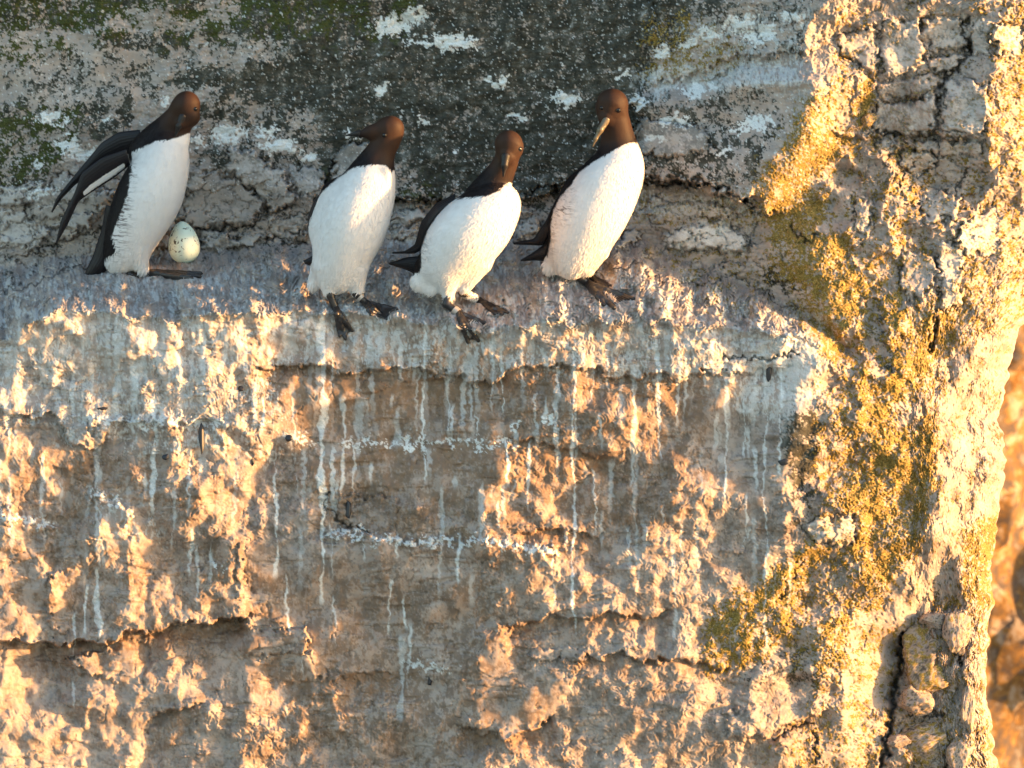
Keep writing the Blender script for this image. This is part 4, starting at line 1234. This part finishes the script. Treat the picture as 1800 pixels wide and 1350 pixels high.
B.strip('wing', [(246,228),(208,232),(179,250),(149,286),(134,304),(99,348),(90,372)], [(250,262),(215,275),(175,290),(152,310),(131,326),(107,351),(92,374)], [-30,-40,-46,-50,-50,-50,-50], [-30,-44,-50,-54,-54,-54,-52], 3.0, WINGM,
        bar=lambda u, v: np.exp(-((v - .9) / .12) ** 2) * (u > .52) * (u < .60))
B.strip('tail', [(186,360),(178,405),(163,450),(147,484)], [(225,372),(212,425),(200,462),(176,487)], [-10,-12,-14,-16], [-6,-12,-14,-18], 7.0, WINGM, belly=8)
B.foot((250,466),(252,473),(256,480),[(352,481),(350,486),(336,489)], zhip=12, toe=5.6)
B.foot((214,460),(212,468),(214,476),[(250,480),(246,484),(238,486)], zhip=-14, toe=3.2)

# 2: head turned left, facing out
B = Bird('guillemot facing out with its bill pointing left, both webbed feet over the edge', (600, 540), float(surf_h(600, 538)) - 4, G_)
B.body(chain([(594,478,0,38),(603,440,4,52),(620,392,9,60),(643,340,6,50),(656,302,1,36),(668,270,0,24),(684,240,0,22)]) + [(600,350,-8,38,580,400,-8,38,K),
        (687,227,0,23.5, 684,228,0,23.5,8),(676,230,2,20, 655,233,6,13,8),(655,233,6,12.5, 636,235,8,6.5,7),(576,470,10,26, 578,508,8,12,10),(622,478,10,26, 629,508,8,12,10),(565,478,-14,22,552,500,-14,12,10)],
       [(622,294),(655,289),(678,291),(688,300),(720,300),(730,400),(690,530),(540,530),(530,480),(538,420),(546,385),(556,350),(572,332),(596,312)], -24, (684,230), 26)
B.solid('bill', [(645,234,7,7.5, 628,235,8,4.8,4),(628,235,8,4.8, 609,238,8,1.3,4)], BILLM, 1.0)
B.eye(676, 238)
B.strip('wing', [(566,336),(552,352),(541,380),(541,408),(545,420)], [(578,350),(570,365),(560,385),(553,405),(547,422)], [-18,-16,-14,-14,-14], [8,12,8,2,-8], 3.5, WINGM, bar=lambda u, v: np.exp(-((v - .78) / .07) ** 2) * (u > .35))
B.strip('tail', [(560,440),(545,452),(533,458)], [(565,470),(548,468),(536,464)], [-40,-44,-48], [-40,-44,-48], 4.0, WINGM, belly=2)
B.foot((579,500),(581,520),(590,543),[(597,590),(607,595),(619,581)], zhip=10, lr=6.6, toe=3.9)
B.foot((628,504),(626,517),(643,533),[(652,553),(679,561),(697,543)], zhip=10, lr=6.4, toe=3.9, band=(.30,.55,BAND2))

# 3: leaning, leg bands
B = Bird('guillemot leaning forward with a ring on each leg, third from the left', (800, 545), float(surf_h(800, 545)) - 6, G_)
B.body(chain([(782,466,0,42),(795,444,2,54),(818,418,8,61),(846,390,10,57),(872,360,8,43)]) + chain([(848,360,-8,38),(866,328,-4,29),(881,302,0,22),(893,275,4,19)]) + [
        (895,257,6,25, 894,254,6,25,8),(896,262,12,21, 893,276,22,13,8),(890,272,26,9,889,282,30,7,5),(784,474,12,28, 789,520,10,10,12),(838,462,8,26, 818,504,6,11,12),(752,480,-8,28,737,496,-8,14,12),(738,495,-8,14,760,508,0,12,12)],
       [(790,354),(806,348),(831,347),(862,342),(878,336),(888,325),(896,321),(905,323),(950,330),(960,430),(880,530),(800,545),(700,540),(700,485),(735,480),(741,470),(741,435),(755,399),(770,378)], -24, (894,256), 27,
       axis=(-.75,1), flank=[(748,440,10,40,.4)])
B.solid('bill', [(889,276,32,8, 887,291,38,5.5,4),(887,291,38,5.5, 885,310,38,1.6,4)], BILLM, 1.0)
B.eye(914, 262)
B.strip('wing', [(800,340),(765,358),(740,390),(729,430),(712,441),(689,443)], [(800,360),(772,380),(752,405),(742,438),(730,446),(690,446)], [-4,-6,-10,-22,-34,-40], [14,12,8,-10,-30,-40], 4.5, WINGM)
B.strip('tail', [(748,438),(735,450),(715,452),(683,462)], [(750,490),(733,484),(713,474),(684,465)], [-22,-28,-32,-36], [-26,-30,-32,-36], 6.0, WINGM, belly=3)
B.foot((789,514),(785,535),(806,551),[(822,601),(841,599),(852,567)], zhip=10, lr=6.6, toe=4.2, band=(.62,.95,BAND2))
B.foot((818,500),(812,514),(842,528),[(893,549),(884,553),(870,551)], zhip=6, lr=6.6, toe=3.8, band=(.2,.8,BAND1))

# 4: tallest, bill lit
B = Bird('tallest guillemot at the right, looking down with its bill caught by the sun', (1012, 490), float(surf_h(1012, 490)) + 8, G_)
B.body(chain([(1006,452,0,38),(1018,420,4,52),(1038,380,9,60),(1064,335,10,57),(1086,296,6,45),(1088,262,0,32),(1084,232,2,26),(1078,205,4,25)]) + [(1030,340,-10,40, 1000,390,-10,36,K),
        (1076,184,6,28.5, 1075,188,6,28,8),(1073,196,12,24, 1066,208,22,13,9),(1008,446,10,28, 1004,470,8,13,10),(1042,440,8,28, 1034,470,6,13,10),(985,448,-10,26, 968,468,-10,15,12)],
       [(1109,250),(1084,261),(1039,287),(1017,304),(1005,324),(985,346),(974,368),(968,394),(969,417),(963,448),(940,462),(930,500),(1060,500),(1160,420),(1180,300),(1150,250)], -24, (1075,190), 30,
       flank=[(990,365,16,24,.75),(972,405,8,40,.5),(1000,335,12,14,.5)])
B.solid('bill', [(1066,211,30,7, 1055,229,38,5,4),(1055,229,38,5, 1047,244,40,3,4),(1047,244,40,3, 1042,257,38,1.2,4)], BILL2, 1.0)
B.eye(1087, 194, 4.6)
B.eye(1058, 190, 3.8)
B.strip('wing', [(1030,288),(1000,320),(976,352),(961,385),(938,420),(901,426)], [(1038,300),(1010,335),(984,370),(972,400),(955,432),(903,430)], [-6,-8,-12,-18,-34,-46], [12,12,8,-4,-30,-46], 4.5, WINGM)
B.strip('tail', [(966,410),(955,430),(935,445),(914,457)], [(985,462),(962,459),(940,458),(916,459)], [-22,-30,-34,-38], [-24,-30,-34,-38], 7.0, WINGM, belly=4)
B.foot((1003,466),(1004,479),(1034,499),[(1062,536),(1079,541),(1113,525)], zhip=8, lr=7.0, toe=5.0)
B.foot((1030,466),(1028,474),(1036,484),[(1058,505),(1068,506),(1074,502)], zhip=2, lr=5.2, toe=3.0)

# the egg
def egg():
    cx_, yb0 = 323.0, 463.0
    hgt, rad = 74.0, 28.5
    n_, m_ = 48, 40
    t = np.linspace(0, math.pi, n_)[:, None]; a = np.linspace(0, 2 * math.pi, m_, endpoint=False)[None, :]
    yy = -np.cos(t) * hgt / 2                       # from the blunt bottom up
    rr = rad * np.sin(t) * (1 + .24 * np.cos(t) - .05) 
    X = rr * np.cos(a); Z = rr * np.sin(a); Y = yy + 0 * a
    tl = math.radians(-6)
    X2 = X * math.cos(tl) + Y * math.sin(tl); Y2 = -X * math.sin(tl) + Y * math.cos(tl)
    h0 = float(surf_h(323, 455)) + 34
    px = cx_ + X2; py = yb0 - hgt / 2 - Y2
    V = at(px, py, h0 + Z + .268 * Y2).reshape(-1, 3)
    i_ = np.arange(n_ * m_).reshape(n_, m_); r_ = np.roll(i_, -1, 1)
    F = np.stack([i_[:-1], i_[1:], r_[1:], r_[:-1]], -1).reshape(-1, 4)
    m, n, b = new_mat('eggshell')
    co = n.nodes.new('ShaderNodeTexCoord').outputs['Object']
    a_ = noise_tex(n, 115, 3, .6, co, .8); g_ = noise_tex(n, 22, 3, .6, co)
    base = mix(n, g_.outputs[0], (.60, .76, .70), (.74, .80, .64))
    sp = mth(n, 'ADD', a_.outputs[0], mth(n, 'MULTIPLY', mth(n, 'SUBTRACT', g_.outputs[0], .5), .3))
    n.links.new(mix(n, ramp(n, sp, [(.62, (0, 0, 0)), (.66, (1, 1, 1))]), base, (.045, .05, .04)), b.inputs['Base Color'])
    b.inputs['Roughness'].default_value = .5
    o = link_mesh('egg', V, F, m)
    tag(o, 'pale green egg with dark speckles lying on the ledge', 'egg')
egg()

# ------------------------------------------------------------------ loose stones and dark droppings
def boulder(name, px, py, rx, ry, rz, seed, label, sink=.35, mat=ROCK, gold_=0.2, n_=64, nplane=16):
    R = np.random.RandomState(seed)
    t = np.linspace(.001, math.pi - .001, n_)[:, None]; a = np.linspace(0, 2 * math.pi, n_ * 3 // 2, endpoint=False)[None, :]
    D = np.stack([np.sin(t) * np.cos(a), np.cos(t) + 0 * a, np.sin(t) * np.sin(a)], -1)
    N_ = R.randn(nplane, 3); N_ /= np.linalg.norm(N_, axis=1)[:, None]
    dd = .66 + .3 * R.rand(nplane)
    r = np.full(D.shape[:2], 1.15)
    for q, d_ in zip(N_, dd):
        c_ = D @ q
        r = np.minimum(r, np.where(c_ > .05, d_ / np.maximum(c_, .05), 9))
    for f_, am in ((4, .05), (9, .03), (19, .02), (37, .012)):
        ph = R.rand(3) * 6; q = R.randn(3, 3)
        Q2 = D @ q * f_ / 2 + ph
        r = r + am * np.sin(Q2[..., 0]) * np.sin(Q2[..., 1] + np.sin(Q2[..., 2]))
    from mathutils import noise as mn
    if n_ > 30:
        for a in range(r.shape[0]):
            for c_ in range(r.shape[1]):
                v_ = Vector(D[a, c_]) * 2.2 + Vector((seed * 3.1, 0, 0))
                r[a, c_] += .07 * mn.fractal(v_, .8, 2.1, 6) - .03 * abs(mn.noise(v_ * 3))
    h0 = float(surf_h(px, py)) + rz * sink
    P = at(px + D[..., 0] * r * rx, py + D[..., 1] * r * ry, h0 + D[..., 2] * r * rz).reshape(-1, 3)
    na = D.shape[1]
    i_ = np.arange(n_ * na).reshape(n_, na); r_ = np.roll(i_, -1, 1)
    F = np.stack([i_[:-1], r_[:-1], r_[1:], i_[1:]], -1).reshape(-1, 4)
    nn = np.cross(P[F[n_ * na // 3, 1]] - P[F[n_ * na // 3, 0]], P[F[n_ * na // 3, 2]] - P[F[n_ * na // 3, 0]])
    if nn @ (P[F[n_ * na // 3, 0]] - P.mean(0)) < 0: F = F[:, ::-1]
    g = np.zeros((len(P), 4)); 
    sn = np.sin(D[..., 0] * 17 + seed) * np.sin(D[..., 1] * 21 + 2 * np.sin(D[..., 2] * 9)) + .6 * np.sin(D[..., 0] * 41 + D[..., 1] * 37)
    g[:, 1] = (sstep(-.1, .5, sn + gold_ * 2 - 1)).ravel()
    g[:, 3] = .3
    if n_ > 30 and mat is ROCK:
        gg = np.array([mn.fractal(Vector(d_) * 5 + Vector((seed, 3, 1)), .6, 2.2, 5) for d_ in D.reshape(-1, 3)])
        g[:, 1] = sstep(.05, .25, gg + gold_ - .45); g[:, 0] = sstep(.1, .3, -gg - .15) * .8
    o = link_mesh(name, P, F, mat, None, dict(growth=g, stain_sky=np.zeros((len(P), 4)), crevice=np.zeros(len(P))))
    return tag(o, label, 'stone')
boulder('loose_stone', 1627, 1158, 52, 54, 40, 11, 'large lichen-spotted block wedged at the top of the crevice, lower right', .15, gold_=.55)
boulder('loose_stone', 1608, 1228, 38, 27, 34, 12, 'rounded sunlit stone jutting from the crevice below the large block', .5, gold_=.1)
boulder('loose_stone', 1682, 1110, 22, 42, 26, 13, 'upright stone leaning against the right side of the large block', .3, gold_=.15)
boulder('loose_stone', 1628, 1305, 58, 42, 40, 14, 'broad layered brown block at the bottom of the crevice', .1, gold_=.5)
boulder('loose_stone', 1580, 1302, 24, 11, 20, 15, 'small flat pale stone resting on the broad bottom block', 1.2, gold_=.0)
boulder('loose_stone', 1686, 1325, 24, 36, 26, 16, 'pale stone standing right of the broad bottom block', .2, gold_=.2)
boulder('loose_stone', 1688, 1142, 9, 10, 10, 17, 'tiny pale pebble stuck behind the large block', .6, gold_=.2)
boulder('loose_stone', 1643, 1092, 24, 15, 18, 18, 'small plain stone wedged above the large block', .2, gold_=.0)
boulder('loose_stone', 1525, 210, 16, 12, 14, 19, 'little knob of stone on the golden edge of the upper wall', .5, gold_=.7)
boulder('loose_stone', 1700, 1240, 16, 46, 22, 20, 'narrow grey stone standing in the right-hand crack', .2, gold_=.2)

TAR, n, b = new_mat('dark_dropping')
b.inputs['Base Color'].default_value = (.014, .014, .018, 1); b.inputs['Roughness'].default_value = .5
for q, (x, y, rx, ry, lab) in enumerate([
    (354,771,5,24,'long black dropping hanging on the pale rim at the left'),(291,803,6,6,'round black spot left of the long dropping'),(508,771,6,6,'black spot at the end of a thin white drip'),
    (612,893,5,19,'black sliver in the crack by the white edged block'),(755,1197,4,8,'tiny black chip low on the smooth grey face'),(1351,650,5,18,'dark streak on the white corner of the ledge'),
    (1377,812,9,6,'black splotch below the white corner streak'),(423,684,5,5,'small black speck above the pale rim'),(445,811,3,8,'thin black speck on the sunlit bulge'),(182,718,10,3,'flat black scrap lying on the small left shelf')]):
    o = boulder('dropping', x, y, rx, ry, 4, 30 + q, lab, .4, TAR, n_=18, nplane=10)
    o['category'] = 'dropping'
